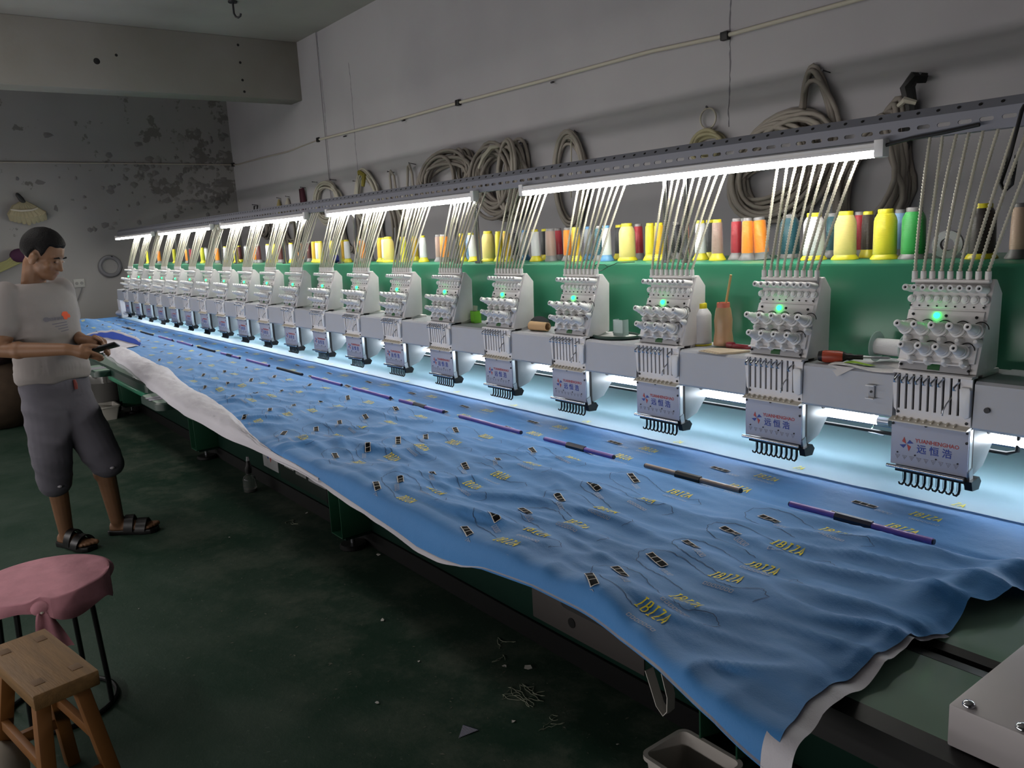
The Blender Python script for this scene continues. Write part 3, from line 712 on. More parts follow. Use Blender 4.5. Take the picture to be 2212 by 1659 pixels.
def ribbon(g, P, w_, lift, mi, sub=3):
    Q = []
    for (a, b) in zip(P, P[1:]):
        for k in range(sub): Q.append((a[0]+(b[0]-a[0])*k/sub, a[1]+(b[1]-a[1])*k/sub))
    Q.append(P[-1]); vs = []
    for i, q in enumerate(Q):
        a = Q[max(0, i-1)]; b = Q[min(len(Q)-1, i+1)]; dx, dy = b[0]-a[0], b[1]-a[1]; l = math.hypot(dx, dy) or 1
        for s in (-1, 1):
            X, Y = q[0]-s*dy/l*w_/2, q[1]+s*dx/l*w_/2; Y = max(Y, y_front(X)+0.012); vs.append((X, Y, surf_z(X, Y)+lift))
    g.add(vs, [(2*i, 2*i+1, 2*i+3, 2*i+2) for i in range(len(Q)-1)], mi)
def frame_fn(x, y, ang):
    c_, s = math.cos(ang), math.sin(ang)
    return lambda p, q: (x+p*c_-q*s, y+p*s+q*c_)
def patchquad(g, F, x0, x1, y0, y1, lift, mi, nu=4, nv=2):
    vs = []
    for i in range(nu+1):
        for j in range(nv+1):
            X, Y = F(x0+(x1-x0)*i/nu, y0+(y1-y0)*j/nv); Y = max(Y, y_front(X)+0.012); vs.append((X, Y, surf_z(X, Y)+lift))
    g.add(vs, [(i*(nv+1)+j, (i+1)*(nv+1)+j, (i+1)*(nv+1)+j+1, i*(nv+1)+j+1) for i in range(nu) for j in range(nv)], mi)
def subtext(g, F, x0, n, cw, y0, h):
    for k in range(n):
        a = x0+k*cw
        P = [(a, y0), (a+cw*.62, y0), (a+cw*.62, y0+h), (a, y0+h), (a, y0)]
        if k % 3 == 1: P = P[1:]+[P[1]]
        ribbon(g, [F(*p) for p in P], 0.0017, 0.0013, 1, 1)
rng = random.Random(3)
FRONT = [-0.953, -0.845, -0.738, -0.638, -0.530, -0.408]; REAR = [-0.262, -0.158, -0.050]
for k in range(20):
    for row, yb in enumerate(FRONT+REAR):
        rear = row >= 6
        y = max(yb+rng.uniform(-.006, .006), -0.925); jx = rng.uniform(-.012, .012)*(0 if rear else 1)
        x = -0.4*k + (0.060 if rear else -0.010) + jx
        lim = lerp_tab(INNER, x)+0.03 if x < -1.5 else -0.99
        far = k > 10
        if y > lim and not (row == 0 and k not in (0, 1, 2)):
            F = frame_fn(x, y, rng.uniform(-.12, .12)*(0.2 if rear else 1)-0.05)
            g = G(); adv = 0.0138; x0 = -0.036
            for i, ch in enumerate('IBIZA'):
                if row == 8 and i < 3: continue
                for st in GL[ch]:
                    ribbon(g, [F(x0+i*adv+(p+0.18*q)*0.0118, q*0.024) for p, q in st], 0.0028 if not far else 0.0042, 0.0014 if row != 8 else 0.0058, 0, 2 if not far else 1)
            if row != 8: subtext(g, F, -0.020, 7, 0.0095, -0.030 if not rear else -0.022, 0.0065)
            o = g.obj('embroidered_word', [yel, gry], None, smooth=0); o.parent = cloth
        if row == 8: continue
        x = -0.4*k + (-0.068 if rear else -0.150) + rng.uniform(-.014, .014)*(0 if rear else 1); y = max((yb-0.006)+rng.uniform(-.008, .008), -0.922)
        lim = lerp_tab(INNER, x)+0.03 if x < -1.5 else -0.975
        if y < lim or (row == 0 and k not in (0, 1, 2, 4)): continue
        F = frame_fn(x, y, (-0.10 if rear else -0.42+rng.uniform(-.15, .15)))
        g = G(); L_, H_ = 0.0280, 0.0066
        US = [-L_-.0017, -L_]; MU = [2]
        for b_ in range(3):
            a = -L_+b_*(2*L_/3); US += [a+L_/3, a+2*L_/3-(.0016 if b_ < 2 else 0)]; MU += [0, 0]
            if b_ < 2: US.append(a+2*L_/3); MU.append(2)
        US.append(L_+.0017); MU.append(2); VS = [-H_-.0017, -H_, 0, H_, H_+.0017]; MV = [2, 0, 0, 2]
        for iu in range(len(US)-1):
            for iv in range(4): patchquad(g, F, US[iu], US[iu+1], VS[iv], VS[iv+1], 0.0023, 2 if (MU[iu] or MV[iv]) else 0, 2 if US[iu+1]-US[iu] > 0.004 else 1, 2 if VS[iv+1]-VS[iv] > 0.004 else 1)
        subtext(g, F, L_+0.007, 4, 0.010, -0.016, 0.010)
        o = g.obj('embroidered_patch', [blk_t, gry, bord], None, smooth=0); o.parent = cloth
# stitched outlines of the garment pieces
g = G()
for k in range(9):
    for row, yb in enumerate(FRONT):
        if yb < (lerp_tab(INNER, -0.4*k-.2)+0.05 if k > 3 else -0.9): continue
        x, y = -0.4*k-0.15+rng.uniform(-.02, .02), yb+rng.uniform(-.01, .01)
        def wob(P):
            Q = []
            for (a, b) in zip(P, P[1:]):
                for t in range(6):
                    s = t/6; Q.append((a[0]+(b[0]-a[0])*s+rng.uniform(-.0015, .0015), a[1]+(b[1]-a[1])*s+rng.uniform(-.0018, .0018)))
            Q.append(P[-1]); return Q
        up = [(x-.045, y+.018), (x-.01, y+.032), (x+.04, y+.030), (x+.09, y+.010), (x+.14, y-.012), (x+.18, y-.016), (x+.225, y+.006), (x+.25, y-.012), (x+.235, y-.034)]
        lo = [(x-.045, y+.018), (x-.05, y-.006), (x-.03, y-.034), (x+.02, y-.052), (x+.07, y-.058), (x+.12, y-.075)]
        for P in (up, lo): ribbon(g, [q for q in wob(P)], 0.0013, 0.0009, 0, 1)
kind(tag(g.obj('stitched_outline', navy, cloth, smooth=0)), 'stuff')
# translucent pale topping film laid over the cloth under the needles
filmm = mat('pale_film', '9FBBCC', 0.42, alpha=0.82)
vs = []; nx, ny = 260, 26
for i in range(nx+1):
    x = -8.1+8.68*i/nx
    for j in range(ny+1):
        y = -0.064+0.004*noise.noise(V((x*2, 0, 0)))+0.56*(j/ny)**1.3; vs.append((x, y, cloth_z(x, y)+0.0042+0.0008*noise.noise(V((x*6, y*9, 2)))))
g = G(); g.add(vs, [(i*(ny+1)+j, (i+1)*(ny+1)+j, (i+1)*(ny+1)+j+1, i*(ny+1)+j+1) for i in range(nx) for j in range(ny)])
tag(g.obj('topping_film', filmm, None, smooth=80), 'pale translucent film lying over the blue cloth beneath the needles', 'film')
# white backing: thin hem showing under the edge, and the part rolled up over the far half
backing = thing('backing_fabric', 'white backing fabric peeping out below the hem and rolled over the front edge', 'fabric', (0, 0, 0))
g = G(); seq = []
x = -1.75
while x < 0.30: seq.append(x); x += 0.02
seq.append(0.30)
vs = []
for x in seq:
    yf = y_front(x); hz = lerp_tab(HEMZ, x); wv = 0.011+0.008*noise.noise(V((x*3.1, 4, 0)))+0.004*noise.noise(V((x*14, 4, 0))); wv = max(0.003, wv)*(1-sstep(-0.62, -0.40, x))-0.006*sstep(-0.62, -0.40, x)
    for t in range(5):
        s = t/4; vs.append((x, yf+0.020-0.024*s, hz+0.012-(0.012+wv)*s))
g.add(vs, [(i*5+j, i*5+j+1, (i+1)*5+j+1, (i+1)*5+j) for i in range(len(seq)-1) for j in range(4)])
# strip along the right-hand edge
vs = []; E_ = [p for p in EDGE if p[1] < -0.60]; n = len(E_)
for (X, y, z) in E_:
    wdt = 0.003+0.021*sstep(-0.62, -0.90, y)+0.003*noise.noise(V((y*18, 1, 0)))
    for t in range(4): vs.append((X-0.02+(0.02+wdt)*t/3, y-0.004*(y < -1.0), z-0.0022-0.003*t/3))
g.add(vs, [(i*4+j, i*4+j+1, (i+1)*4+j+1, (i+1)*4+j) for i in range(n-1) for j in range(3)])
g.obj('hem_strip', backm, backing, smooth=80)
# rolled part
vs = []; RS = []; x = -5.08
while x <= -1.22: RS.append(x); x += 0.015
M = 22
for x in RS:
    yi, yo = lerp_tab(INNER, x), lerp_tab(OUTER, x); n_ = noise.noise
    f2 = sstep(-1.25, -1.95, x); yi += 0.014*f2*n_(V((x*3.2, 1.0, 0))); yo += 0.010*f2*n_(V((x*3.7, 7.0, 0))); yi = max(yi, yo+0.006); zb = lerp_tab(HEMZ, x)+0.002 if x > -1.75 else 0.852
    cy_ = 0.5*(yi+yo); ry = 0.5*abs(yi-yo); fade = sstep(-1.52, -2.1, x)*sstep(-5.08, -4.9, x)
    rz = 0.002+0.010*f2+0.030*fade*(0.85+0.5*n_(V((x*2.6, 3, 0))))
    for j in range(M+1):
        a = PI*j/M; sx = math.cos(a); sz = math.sin(a)
        wr = 0.006*n_(V((x*11, a*2.0, 0)))+0.004*(1-2*abs(n_(V((x*18+a*2, a*3.5, 4)))))
        vs.append((x, cy_+ry*sx*(1-0.06*sz), zb+rz*sz**0.8+wr*sz*(0.15+0.85*f2)-(0.016*(0.4+0.6*f2) if j == M else 0)))
g = G(); g.add(vs, [(i*(M+1)+j, i*(M+1)+j+1, (i+1)*(M+1)+j+1, (i+1)*(M+1)+j) for i in range(len(RS)-1) for j in range(M)])
g.obj('rolled_edge', backm, backing, smooth=80)
# folded-back corner at the far end with the blue lining showing
def flap(u, v):
    x = -5.02-1.35*u; yi = -0.56-0.10*u; yo = -0.80+0.10*u
    y = yo+(yi-yo)*v; return (x, y, 0.857+0.024*v**0.7*math.sin(PI*min(1, 0.12+u*1.1))**0.4+0.005*noise.noise(V((x*6, y*8, 2))))
G().grid(flap, 40, 16).obj('folded_flap', backm, backing, smooth=80)
def lining(u, v):
    x, y, z = flap(u, 1.0); e = math.sin(PI*min(1, max(0, u*0.96+.04)))**0.5
    return (x, y+0.004+0.030*v*e, z-0.004+0.046*v*e+0.004*v*math.sin(u*17))
G().grid(lining, 40, 6).obj('blue_lining', mat('deep_blue_lining', '2B4AA8', 0.8), backing, smooth=80)
G().tube([V(lining(i/40, 1.0))+V((0, 0.002, 0.004)) for i in range(1, 40)], 0.008, 8).obj('rim_fold', backm, backing, smooth=80)
# clamp rods
purple = mat('purple_plastic', '7E60B0', 0.28); taupe = mat('taupe_plastic', '8D7A70', 0.3); navyp = mat('dark_sleeve', '15182E', 0.3)
spans = [(-0.175, 0.142), (-0.619, -0.312), (-1.044, -0.743), (-1.519, -1.167), (-1.95, -1.63), (-2.357, -2.03), (-2.80, -2.48), (-3.24, -2.92), (-3.70, -3.36), (-4.15, -3.82), (-4.62, -4.28), (-5.10, -4.75), (-5.60, -5.24), (-6.15, -5.78), (-6.75, -6.38)]
cols = [(purple, navyp), (taupe, black), (purple, navyp), (purple, purple), (purple, navyp), (purple, purple), (purple, purple), (black, black), (purple, purple), (purple, navyp), (black, black), (purple, purple), (purple, purple), (black, black), (taupe, black)]
for k, ((xa, xb), (m1, m2)) in enumerate(zip(spans, cols)):
    cn = {purple: 'purple', taupe: 'brownish grey', black: 'black'}[m1]
    t = thing('clamp_rod', '%s plastic rod clamping the blue cloth, %s from the right end of the row' % (cn, ORD[k] if k else 'first'), 'clamp', ((xa+xb)/2, -0.288, 0.8575), group='clamp rods across the cloth')
    h = (xb-xa)/2; z0 = 0.004
    G().tube([(-h, 0, z0), (-h*.5, 0.001, z0), (h*.5, -0.001, z0), (h, 0, z0)], 0.0070, 12).obj('rod', m1, t)
    if m2 is not m1: G().prism([(-0.0088, z0-0.006), (-0.0092, z0+0.002), (-0.004, z0+0.0085), (0.004, z0+0.009), (0.0085, z0-0.002)], 0, -h*0.30, h*0.22).obj('sleeve', m2, t)
    for s in (-1, 1): G().cyl((s*h, 0, z0), (s*(h+0.003), 0, z0), 0.0058, n=10).obj('end_plug', navyp, t)
tag(G().ball((0, 0, 0.035), 0.085, 10, 8, sc=(1, 1.3, 0.55)).obj('cloth_scrap', backm, None, loc=(-8.02, 0.02, 0.866)), 'crumpled white cloth scrap at the far end of the table', 'cloth')
# ------------------------------------------------------------------ thread cones on the green shelf
SP = [(0.049, 'beige', 'n', 'g', 0), (-0.035, 'darkbrown', 'w', 'y', 0), (-0.207, 'green', 'w', 'g', 0), (-0.284, 'lightblue', 'n', 'g', 1), (-0.276, 'yellow', 'w', 'y', 0), (-0.375, 'brown', 'n', 'y', 1), (-0.4, 'red', 'n', 'g', 1), (-0.389, 'paleyellow', 'w', 'y', 0), (-0.483, 'teal', 'n', 'g', 1), (-0.477, 'white', 'w', 'y', 0), (-0.624, 'teal', 'w', 'g', 1), (-0.666, 'orange', 'n2', 'g', 0), (-0.701, 'orange', 'n', 'g', 0), (-0.797, 'blue', 'n', 'g', 1), (-0.76, 'red', 'n', 'g', 0), (-0.815, 'taupe', 'n', 'y', 0), (-0.927, 'charcoal', 'n', 'y', 1), (-0.902, 'white', 'n', 'y', 0), (-1.072, 'charcoal', 'n', 'g', 1), (-1.07, 'gold', 'n', 'y', 0), (-1.122, 'yellow', 'n', 'y', 0), (-1.253, 'red', 'n', 'g', 1), (-1.222, 'paleyellow', 'w', 'y', 0), (-1.352, 'charcoal', 'n', 'y', 1), (-1.314, 'white', 'n', 'b', 0), (-1.365, 'teal', 'n', 'g', 0), (-1.523, 'silver', 'n', 'b', 1), (-1.48, 'gold', 'n', 'y', 0), (-1.619, 'blue', 'n', 'g', 1), (-1.555, 'orange', 'n', 'g', 0), (-1.701, 'red', 'n', 'g', 1), (-1.644, 'taupe', 'n2', 'g', 0), (-1.787, 'charcoal', 'n', 'y', 1), (-1.725, 'white', 'n', 'y', 0), (-1.927, 'silver', 'n', 'b', 1), (-1.996, 'charcoal', 'n', 'g', 1), (-1.917, 'gold', 'n', 'y', 0), (-1.987, 'yellow', 'n', 'y', 0), (-2.083, 'paleyellow', 'w', 'y', 0), (-2.168, 'white', 'n', 'y', 0), (-2.344, 'lightblue', 'n', 'b', 1), (-2.295, 'gold', 'n', 'y', 0), (-2.405, 'orange', 'n2', 'g', 0), (-2.599, 'charcoal', 'n', 'y', 1), (-2.49, 'taupe', 'n', 'g', 0), (-2.596, 'white', 'n', 'y', 0), (-2.846, 'gold', 'n', 'y', 1), (-2.828, 'yellow', 'n', 'y', 0), (-2.939, 'paleyellow', 'w', 'y', 0), (-3.004, 'white', 'n', 'y', 0), (-3.076, 'gold', 'n', 'y', 0), (-3.344, 'charcoal', 'n', 'g', 1), (-3.259, 'orange', 'n', 'g', 0), (-3.343, 'taupe', 'n', 'g', 0), (-3.425, 'white', 'n', 'y', 0), (-3.496, 'gold', 'n', 'y', 0), (-3.67, 'yellow', 'n', 'y', 0), (-3.78, 'paleyellow', 'n', 'y', 0), (-3.847, 'white', 'n', 'y', 0), (-3.929, 'gold', 'n', 'y', 0), (-4.185, 'maroon', 'n', 'g', 1), (-4.115, 'orange', 'n', 'g', 0), (-4.288, 'white', 'n', 'y', 0), (-4.422, 'maroon', 'n', 'g', 0), (-4.554, 'yellow', 'n', 'y', 0), (-4.699, 'white', 'n', 'y', 0), (-4.823, 'maroon', 'n', 'g', 0), (-4.933, 'orange', 'n', 'g', 0), (-5.133, 'white', 'n', 'g', 0), (-5.504, 'maroon', 'n', 'y', 1), (-5.335, 'yellow', 'n', 'y', 0), (-5.602, 'white', 'n', 'y', 0), (-5.737, 'orange', 'n', 'g', 0), (-6.341, 'white', 'n', 'g', 1), (-6.196, 'limeyellow', 'n', 'y', 0), (-6.8, 'pink', 'n', 'g', 1), (-6.596, 'orange', 'n', 'g', 0), (-7.036, 'limeyellow', 'n', 'y', 0), (-7.486, 'orange', 'n', 'g', 0), (-7.963, 'yellow', 'n', 'y', 0)]
HEXC = {'beige': 'C9AE98', 'darkbrown': '231A18', 'green': '2FA04A', 'lightblue': '7FA6D0', 'yellow': 'DDD02A', 'brown': '3E322C', 'red': '9E2230', 'paleyellow': 'E3CF7C', 'teal': '1D5260', 'white': 'D8D8DC', 'orange': 'EE8A22', 'blue': '28358C', 'taupe': '9C8278', 'charcoal': '2B2C33', 'gold': 'D9AC24', 'silver': 'A5ACB8', 'maroon': '5C2226', 'pink': 'C8425A', 'limeyellow': 'C9C62E'}
CN = {'darkbrown': 'dark brown', 'lightblue': 'light blue', 'paleyellow': 'pale yellow', 'limeyellow': 'lime yellow', 'gold': 'golden'}
BASEC = {'y': ('yellow', mat('yellow_cone_plastic', 'D8CB2E', 0.4)), 'g': ('grey', mat('grey_cone_plastic', '7B7A7C', 0.4)), 'b': ('blue', mat('blue_cone_plastic', '5A92C4', 0.4))}
def thread_mat(c):
    n = 'thread_'+c
    if n in MATS: return MATS[n]
    m = mat(n, HEXC[c], 0.36, sheen=0.3); nt = m.node_tree; b = nt.nodes['Principled BSDF']; L = nt.links.new
    tc = nt.nodes.new('ShaderNodeTexCoord'); wv = N(nt, 'ShaderNodeTexWave', Scale=140.0, Distortion=3.0, Detail=2.0); wv.bands_direction = 'Z'
    L(tc.outputs['Object'], wv.inputs['Vector']); bp = N(nt, 'ShaderNodeBump', Strength=0.35, Distance=0.001); L(wv.outputs['Fac'], bp.inputs['Height']); L(bp.outputs['Normal'], b.inputs['Normal'])
    return m
CM = {}
def cone_meshes(t, b):
    if (t, b) in CM: return CM[(t, b)]
    if t == 'w':
        base = [(0.036, 0), (0.036, 0.003), (0.029, 0.012), (0.028, 0.014)]; body = [(0.0285, 0.012), (0.0295, 0.016), (0.0290, 0.060), (0.0285, 0.098), (0.026, 0.108), (0.020, 0.119)]; tip = [(0.0195, 0.117), (0.0195, 0.128), (0.018, 0.130)]
    else:
        r_ = 0.0175 if t == 'n' else 0.021
        base = [(0.027, 0), (0.027, 0.003), (0.021, 0.013), (r_+.001, 0.018), (r_, 0.022)]; body = [(r_, 0.020), (r_+0.0006, 0.03), (r_-0.0004, 0.075), (r_-0.0018, 0.115), (r_-0.003, 0.117)]; tip = [(r_-0.004, 0.115), (r_-0.0045, 0.125), (r_-0.006, 0.1265)]
    CM[(t, b)] = [G().rev((0, 0, 0), (0, 0, 1), p, 22) for p in (base, body, tip)]
    return CM[(t, b)]
HP = [2032, 1687, 1436, 1243, 1090, 966, 864, 776, 702, 638, 583, 533, 489, 450, 414, 382, 352, 326, 302, 279]
labs = {}; SHZ = 1.3745
def head_of(x, y):
    P = V((x, y, 1.43)); d = P-CAM; px = 1106+FPX*d.dot(RGT)/d.dot(fwd)
    return min(range(20), key=lambda i: abs(HP[i]-px))
mesh_cache = {}
for i, (x, c, t, b, row) in enumerate(SP):
    y = 0.27+0.012*((i*7) % 3-1) if row == 0 else 0.36
    bn, bm_ = BASEC[b]
    h = head_of(x, y)
    lab = '%s thread cone on %s base, %s row, above the %s head from the right' % (CN.get(c, c), bn, 'front' if row == 0 else 'back', ORD[h] if h else 'first')
    labs.setdefault(lab, []).append(x)
    if len(labs[lab]) > 1: lab = lab.replace(' thread cone', ' left-hand thread cone')
    root = thing('thread_cone', lab, 'thread cone', (x, y, SHZ), rz=i*1.3, group='thread cones on the green shelf')
    if i in (11, 39): root.rotation_euler = (0.0, -0.10, 0)
    for nm, k, m in (('cone_base', 0, bm_), ('winding', 1, thread_mat(c)), ('cone_tip', 2, bm_)):
        key = (t, k, m.name)
        if key not in mesh_cache: mesh_cache[key] = cone_meshes(t, b)[k].mesh(nm, m, 0, 50)
        link(nm, mesh_cache[key], root)
# black roll lying on its side at the right end of the shelf
t = thing('tape_roll', 'black roll lying on its side beside the green thread cone', 'roll', (-0.135, 0.315, SHZ))
g = G(); prof = [(0.018, -0.028), (0.034, -0.028), (0.034, 0.028), (0.018, 0.028), (0.018, -0.028)]
g.rev((0, 0, 0.034), (0.35, -0.94, 0), prof, 26, caps=False); g.obj('tape', blackm, t)
G().rev((0, 0, 0.034), (0.35, -0.94, 0), [(0.016, -0.030), (0.0345, 0.0285), (0.0345, 0.030), (0.016, 0.030)], 24, caps=False).obj('core_ring', greyp, t)
# ------------------------------------------------------------------ things lying on the arm between the heads
AZ = 1.1405
t = thing('thread_spool', 'tall white thread spool with yellow cap standing by the third head', 'spool', (-0.705, 0.045, AZ))
G().rev((0, 0, 0), (0, 0, 1), [(0.030, 0), (0.031, 0.003), (0.029, 0.006)], 26).obj('spool_base', BASEC['y'][1], t)
G().rev((0, 0, 0), (0, 0, 1), [(0.0295, 0.005), (0.0310, 0.010), (0.0305, 0.05), (0.0302, 0.088), (0.027, 0.096), (0.018, 0.108)], 28).obj('winding', thread_mat('white'), t)
G().rev((0, 0, 0), (0, 0, 1), [(0.0175, 0.106), (0.0175, 0.121), (0.016, 0.123)], 24).obj('cap', BASEC['y'][1], t)
t = thing('oil_bottle', 'cloudy orange plastic bottle with a wooden stick in its neck', 'bottle', (-0.624, 0.045, AZ+0.006))
G().rev((0, 0, 0), (0, 0, 1), [(0.027, 0), (0.029, 0.003), (0.027, 0.022), (0.0245, 0.040), (0.0255, 0.062), (0.026, 0.072), (0.022, 0.100), (0.0195, 0.108)], 26).obj('bottle_body', mat('cloudy_oil_plastic', 'B99070', 0.35, col2='A98C66', scale=14), t)
G().rev((0, 0, 0), (0, 0, 1), [(0.0185, 0.106), (0.0185, 0.116), (0.0180, 0.122), (0.012, 0.122), (0.011, 0.116)], 22).obj('neck', mat('orange_neck', 'D0705A', 0.4), t)
G().cyl((-0.001, 0, 0.070), (0.024, 0.004, 0.200), 0.0034, n=10).obj('stick', mat('bamboo', 'C9A86C', 0.6), t)
P = [(-0.050, -0.045), (0.030, -0.062), (0.062, -0.030), (0.075, 0.020), (0.0, 0.035), (-0.055, 0.0)]
t = thing('folded_napkin', 'folded beige cloth under the oil bottle, corner hanging over the arm', 'cloth', (-0.580, -0.012, AZ))
for k in range(3):
    g = G(); g.prism([(p*(1-.05*k)+0.003*k, q*(1-.04*k)+0.002*k) for p, q in P], 2, 0.0015*k+0.0004, 0.0015*k+0.0016); g.obj('fold', mat('beige_cotton', 'BFB09A', 0.85, vary=0.05, scale=30), t)
t = thing('thread_snip', 'small dark red clip lying on the folded napkin', 'clip', (-0.545, 0.020, AZ+0.0055))
G().prism([(-0.045, -0.004), (-0.03, -0.009), (0.03, -0.007), (0.04, 0.0), (0.03, 0.006), (-0.03, 0.008)], 2, 0, 0.011).obj('handle', mat('dark_red_plastic', '7A1226', 0.35), t, 0.002)
G().box(-0.044, -0.022, -0.010, 0.006, 0.0, 0.015).obj('jaw', mat('dark_red_plastic', '7A1226', 0.35), t, 0.002)
t = thing('screwdriver', 'screwdriver with red and black handle resting on papers between first heads', 'screwdriver', (-0.215, -0.012, AZ+0.0165), rz=math.radians(24))
G().rev((-0.062, 0, 0), (0.058, 0, 0), [(0.0135, 0.18), (0.0155, 0.3), (0.0150, 0.8), (0.0125, 1.0)], 16).obj('grip', mat('red_grip', 'A8462F', 0.4), t)
G().rev((-0.062, 0, 0), (0.058, 0, 0), [(0.006, 0.0), (0.0120, 0.03), (0.0140, 0.19)], 16).obj('grip_end', black, t)
G().rev((-0.004, 0, 0), (0.045, 0, 0), [(0.0125, 0), (0.008, 0.2), (0.0095, 0.35), (0.006, 0.55), (0.0062, 1)], 14).obj('collar', black, t)
G().rev((0.041, 0, 0), (0.06, 0, 0), [(0.003, 0), (0.003, 0.9), (0.001, 1)], 10).obj('blade', steel, t)
paper = mat('white_paper', 'C9C7C8', 0.8); lime = mat('lime_print', '8FB520', 0.6)
g = G(); g.grid(lambda u, v: (-0.235+0.19*u+0.03*v, -0.052+0.105*v-0.02*u*(1-v), AZ+0.001+0.003*math.sin(u*7+v*4)+0.003*math.sin(v*9)), 14, 10)
g.add([(-0.235, -0.052, AZ+0.001), (-0.16, -0.06, AZ+0.002), (-0.200, -0.070, AZ-0.022)], [(0, 1, 2)])
t = tag(g.obj('crumpled_paper', paper), 'crumpled white wrapper under the screwdriver', 'paper')
G().grid(lambda u, v: (-0.205+0.06*u+0.01*v, -0.040+0.03*v, AZ+0.0058+0.003*math.sin(u*3+v*2)), 6, 4).obj('green_print', lime, t)
t = thing('clear_spool', 'clear spool of white thread lying behind the nearest head', 'spool', (-0.135, 0.05, AZ+0.038))
clearp = mat('clear_plastic', 'BFD6D2', 0.15, alpha=0.55)
for s in (-1, 1): G().rev((s*0.036, 0, 0), (0.003, 0, 0), [(0.036, 0), (0.037, 0.5), (0.036, 1)], 30).obj('flange', clearp, t)
G().rev((-0.035, 0, 0), (0.070, 0, 0), [(0.020, 0), (0.0205, 0.5), (0.020, 1)], 24).obj('winding', thread_mat('white'), t)
ring = [V((0.088*math.cos(a), 0.062*math.sin(a), 0)) for a in [i*2*PI/40 for i in range(40)]]
t = thing('hoop_tray', 'dark green oval hoop lying on the arm left of the third head', 'hoop', (-1.045, 0.03, AZ+0.006))
G().tube(ring, 0.0055, 8, closed=True).obj('rim', green2, t)
G().prism([(p.x*.95, p.y*.95) for p in ring], 2, -0.004, -0.002).obj('tray_floor', paper, t)
t = thing('needle_cup', 'clear open plastic box of needles standing in the green hoop', 'box', (-1.022, 0.03, AZ+0.008))
g = G(); g.box(-0.022, -0.0205, -0.013, 0.013, 0, 0.052).box(0.0205, 0.022, -0.013, 0.013, 0, 0.052).box(-0.022, 0.022, -0.013, -0.0118, 0, 0.052).box(-0.022, 0.022, 0.0118, 0.013, 0, 0.046).box(-0.022, 0.022, -0.013, 0.013, 0, 0.0015)
g.obj('box_wall', clearp, t)
for k in range(5): G().cyl((-0.004+0.003*k, 0.002, 0.002), (-0.015+0.006*k, -0.004+0.002*k, 0.045), 0.0011, n=6).obj('needle', steel, t)
g = G().ball((0, 0, 0), 0.052, 14, 8, sc=(0.9, 0.85, 0.8)); g.v = [(x, y, max(z, -0.002)) for x, y, z in g.v]
t = tag(thing('dark_cap', 'dark navy cap lying on the arm left of the fourth head', 'cap', (-1.485, 0.065, AZ+0.003)))
g.obj('crown', mat('navy_cotton', '14161D', 0.8), t); G().prism([(-0.02, -0.040), (-0.075, -0.045), (-0.085, -0.02), (-0.045, 0.0)], 2, -0.002, 0.004).obj('brim', mat('navy_cotton', '14161D', 0.8), t, 0.001)
g = G().rev((0, 0, 0), (1, 0.1, 0), [(0.0145, 0), (0.017, 0), (0.0155, 0.085), (0.0130, 0.085), (0.0145, 0)], 22, caps=False)
tag(g.obj('cardboard_tube', mat('cardboard', 'C4A27A', 0.8), None, loc=(-1.452, 0.0, AZ+0.0175)), 'open cardboard tube lying in front of the dark cap', 'tube')
t = thing('green_carton', 'small green carton standing open beside the fifth head', 'box', (-1.868, 0.045, AZ), rz=-0.15)
g = G(); g.box(-0.017, 0.017, -0.016, -0.0152, 0, 0.048).box(-0.017, 0.017, 0.0152, 0.016, 0, 0.048).box(-0.017, -0.0162, -0.016, 0.016, 0, 0.048).box(0.0162, 0.017, -0.016, 0.016, 0, 0.048).box(-0.017, 0.017, -0.016, 0.016, 0, 0.001)
cg = mat('green_card', '6CB42C', 0.5); g.obj('carton', cg, t)
G().prism([(0.0, 0.046), (0.003, 0.068), (-0.001, 0.070), (-0.004, 0.046)], 0, -0.016, 0.016).obj('flap', mat('card_inside', '8D9A84', 0.7), t)
t = thing('carton', 'teal and cream carton standing beside the eighth head', 'box', (-2.735, 0.04, AZ), rz=0.25)
G().box(-0.026, 0.026, -0.0165, -0.016, 0, 0.062).obj('printed_face', mat('cream_card', 'C9C6B4', 0.6, vary=0.08, scale=60), t)
G().box(-0.0265, -0.012, -0.018, 0.0175, 0, 0.062).obj('teal_side', mat('teal_card', '3D8BA0', 0.5), t)
G().box(-0.026, 0.027, -0.016, 0.017, 0, 0.0615).obj('carton_body', mat('cream_card', 'C9C6B4', 0.6), t)
G().prism([(-0.016, 0.062), (-0.040, 0.080), (-0.041, 0.078), (-0.017, 0.060)], 0, -0.024, 0.024).obj('lid_flap', paper, t)
t = thing('blue_cloth_bundle', 'dark blue and tan cloth bundle on the shelf among yellow cones', 'cloth', (-3.50, 0.22, SHZ))
G().ball((0, 0, 0.022), 0.03, 10, 7, sc=(1.2, 0.8, 0.8)).obj('blue_cloth_lump', mat('ink_blue_cotton', '20286E', 0.8), t)
G().ball((-0.02, -0.02, 0.010), 0.022, 10, 7, sc=(1.5, 0.8, 0.5)).obj('tan_cloth_lump', mat('tan_cotton', 'B98660', 0.8), t)
t = thing('wire_spool_holder', 'white plastic thread hook on the arm cover left of the nearest head', 'hook', (-0.115, -0.066, 1.092))
G().box(-0.007, 0.007, -0.001, 0.004, -0.014, 0.014).obj('hook_plate', greyp, t, 0.001)
G().box(-0.010, 0.010, -0.010, 0.003, 0.014, 0.016).box(-0.010, 0.010, -0.010, 0.003, -0.016, -0.014).obj('hook_lip', white2, t)
G().rev((0, -0.001, 0), (0, -0.002, 0), [(0.003, 0), (0.003, 1)], 8).obj('screw', blackm, t)
t = thing('white_clip', 'tiny white plastic clip on the arm cover far along the machine', 'clip', (-4.31, -0.066, 1.10))
